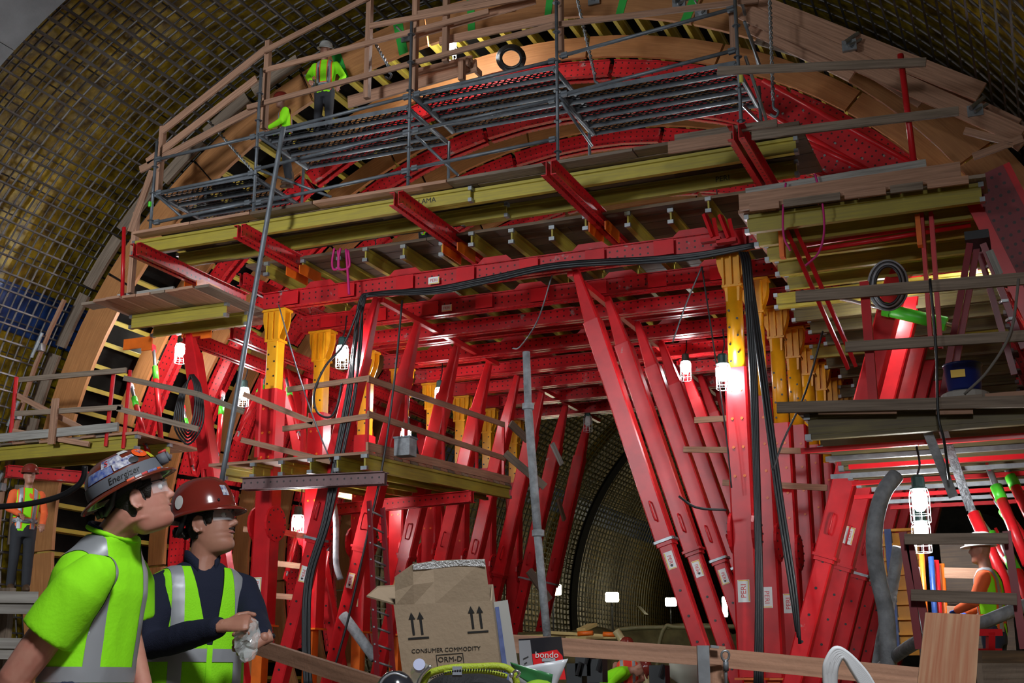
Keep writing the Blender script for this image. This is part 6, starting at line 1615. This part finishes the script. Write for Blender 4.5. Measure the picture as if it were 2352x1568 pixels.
# front guard rail
gr = thing('front_guardrail', 'brown lumber guardrail across the bottom of the view with post and steel bracket', 'guardrail', at(1640, 1600, D=6.0))
obj('rail', G().bar(at(1120, 1474, D=6.3), at(1640, 1508, D=6.1), .04, .088), m_lum, gr); obj('rail', G().bar(at(1610, 1506, D=6.12), at(2120, 1556, D=5.7), .04, .088), m_lum, gr)
obj('block', G().bar(at(1628, 1503, D=5.95), at(1664, 1506, D=5.95), .04, .085), m_lum, gr)
pp = at(1643, 1530, D=6.0); obj('post', G().bar(V(pp.x, pp.y, pp.z), V(pp.x, pp.y, FLOOR_F), .09, .085, (0, 1, 0)), m_lum, gr)
pb = at(1614, 1482, D=5.93); obj('bracket', G().bar(V(pb.x, pb.y, pb.z), V(pb.x, pb.y, pb.z - .32), .055, .03, RR.cross(V(0, 0, 1))), m_galv, gr)
obj('bracket', G().bar(at(1632, 1484, D=5.9), at(1650, 1486, D=5.9), .03, .012), m_galv, gr)
lp_ = [at(1666 + 9*sin(a), 1503 + (14 if cos(a) < 0 else 9)*(-cos(a)), D=5.85) for a in [2*pi*k/14 for k in range(14)]]
r = thing('wire_loop', 'grey wire rope loop hanging on the front guardrail post', 'wire rope', at(1667, 1568, D=5.85)); obj('eye', G().tube(lp_, .0055, 8, closed=True), m_galv, r, smooth=True)
obj('tail', G().tube([at(1667, 1517, D=5.85), at(1668, 1600, D=5.85)], .008, 8), m_galv, r, smooth=True); obj('ferrule', G().tube([at(1667, 1519, D=5.85), at(1667.5, 1540, D=5.85)], .013, 8), m_galvd, r, smooth=True)
solo('lumber_rail', G().bar(at(596, 1486, D=7.5), at(880, 1578, D=6.6), .04, .088), m_lum, 'lumber rail sloping down from the plastic bag to the black pad', 'rail')
gr = thing('pallet_rail', 'pale grey lumber barrier at the left edge beside the neon T-shirt', 'barrier', at(20, 1580, D=6.0))
for y, hh in ((1372, .055), (1398, .05), (1478, .05), (1502, .05)): obj('rail', G().bar(at(-60, y - 2, D=6.0), at(84, y, D=6.2), .04, hh), m_lumgrey, gr)
q_ = at(18, 1350, D=6.25); obj('post', G().bar(q_, V(q_.x, q_.y, FLOOR_F), .07, .04, (0, 1, 0)), m_lumg, gr)
# white sling
r = thing('lifting_sling', 'white stranded lifting sling loop rising at the bottom edge', 'sling', at(1950, 1600, D=3.4))
for k in range(9):
    o_ = k * 4.2 - 16; w = .0075
    obj('strand', G().tube(curve_pts([at(1908 + o_*.55, 1610, D=3.4 + .004*(k % 3)), at(1906 + o_*.7, 1545, D=3.4), at(1912 + o_*.8, 1512 + abs(o_)*.35, D=3.4), at(1928 + o_*.55, 1498 + o_*.55 + 2*(k % 2), D=3.4), at(1952 + o_*.2, 1518 + o_*.95, D=3.4), at(1985 - o_*.1, 1560 + o_*1.1, D=3.4), at(2010, 1600 + o_*1.2, D=3.4)], 6), w, 8), M('white_webbing', (.62, .64, .66), .6) if k == 0 else bpy.data.materials['white_webbing'], r, smooth=True)
# pale board
p_ = [at(2104, 1600, D=5.0), at(2240, 1600, D=5.0), at(2252, 1411, D=5.0), at(2126, 1406, D=5.0)]
g = G(); dv = FF*.045 + RR*.012
g.prism([(0, 0)], p_[0], p_[3]) if 0 else None
g.v = p_ + [p + dv for p in p_]; LL = (p_[3] - p_[0]).length; WW = (p_[1] - p_[0]).length
uvs = [(0, 0), (0, WW), (LL, WW), (LL, 0)]
g.face((0, 1, 2, 3), uvs); g.face((7, 6, 5, 4)); g.face((1, 5, 6, 2), [(0, WW), (0, WW + .05), (LL, WW + .05), (LL, WW)]); g.face((2, 6, 7, 3)); g.face((3, 7, 4, 0)); g.face((0, 4, 5, 1))
solo('lumber_board', g, M('pale_board', (.58, .34, .20), .65, grain=(.44, .17, .09), var=.15, noise_scale=6), 'pale upright board with red grain and knots at the lower right corner', 'board')
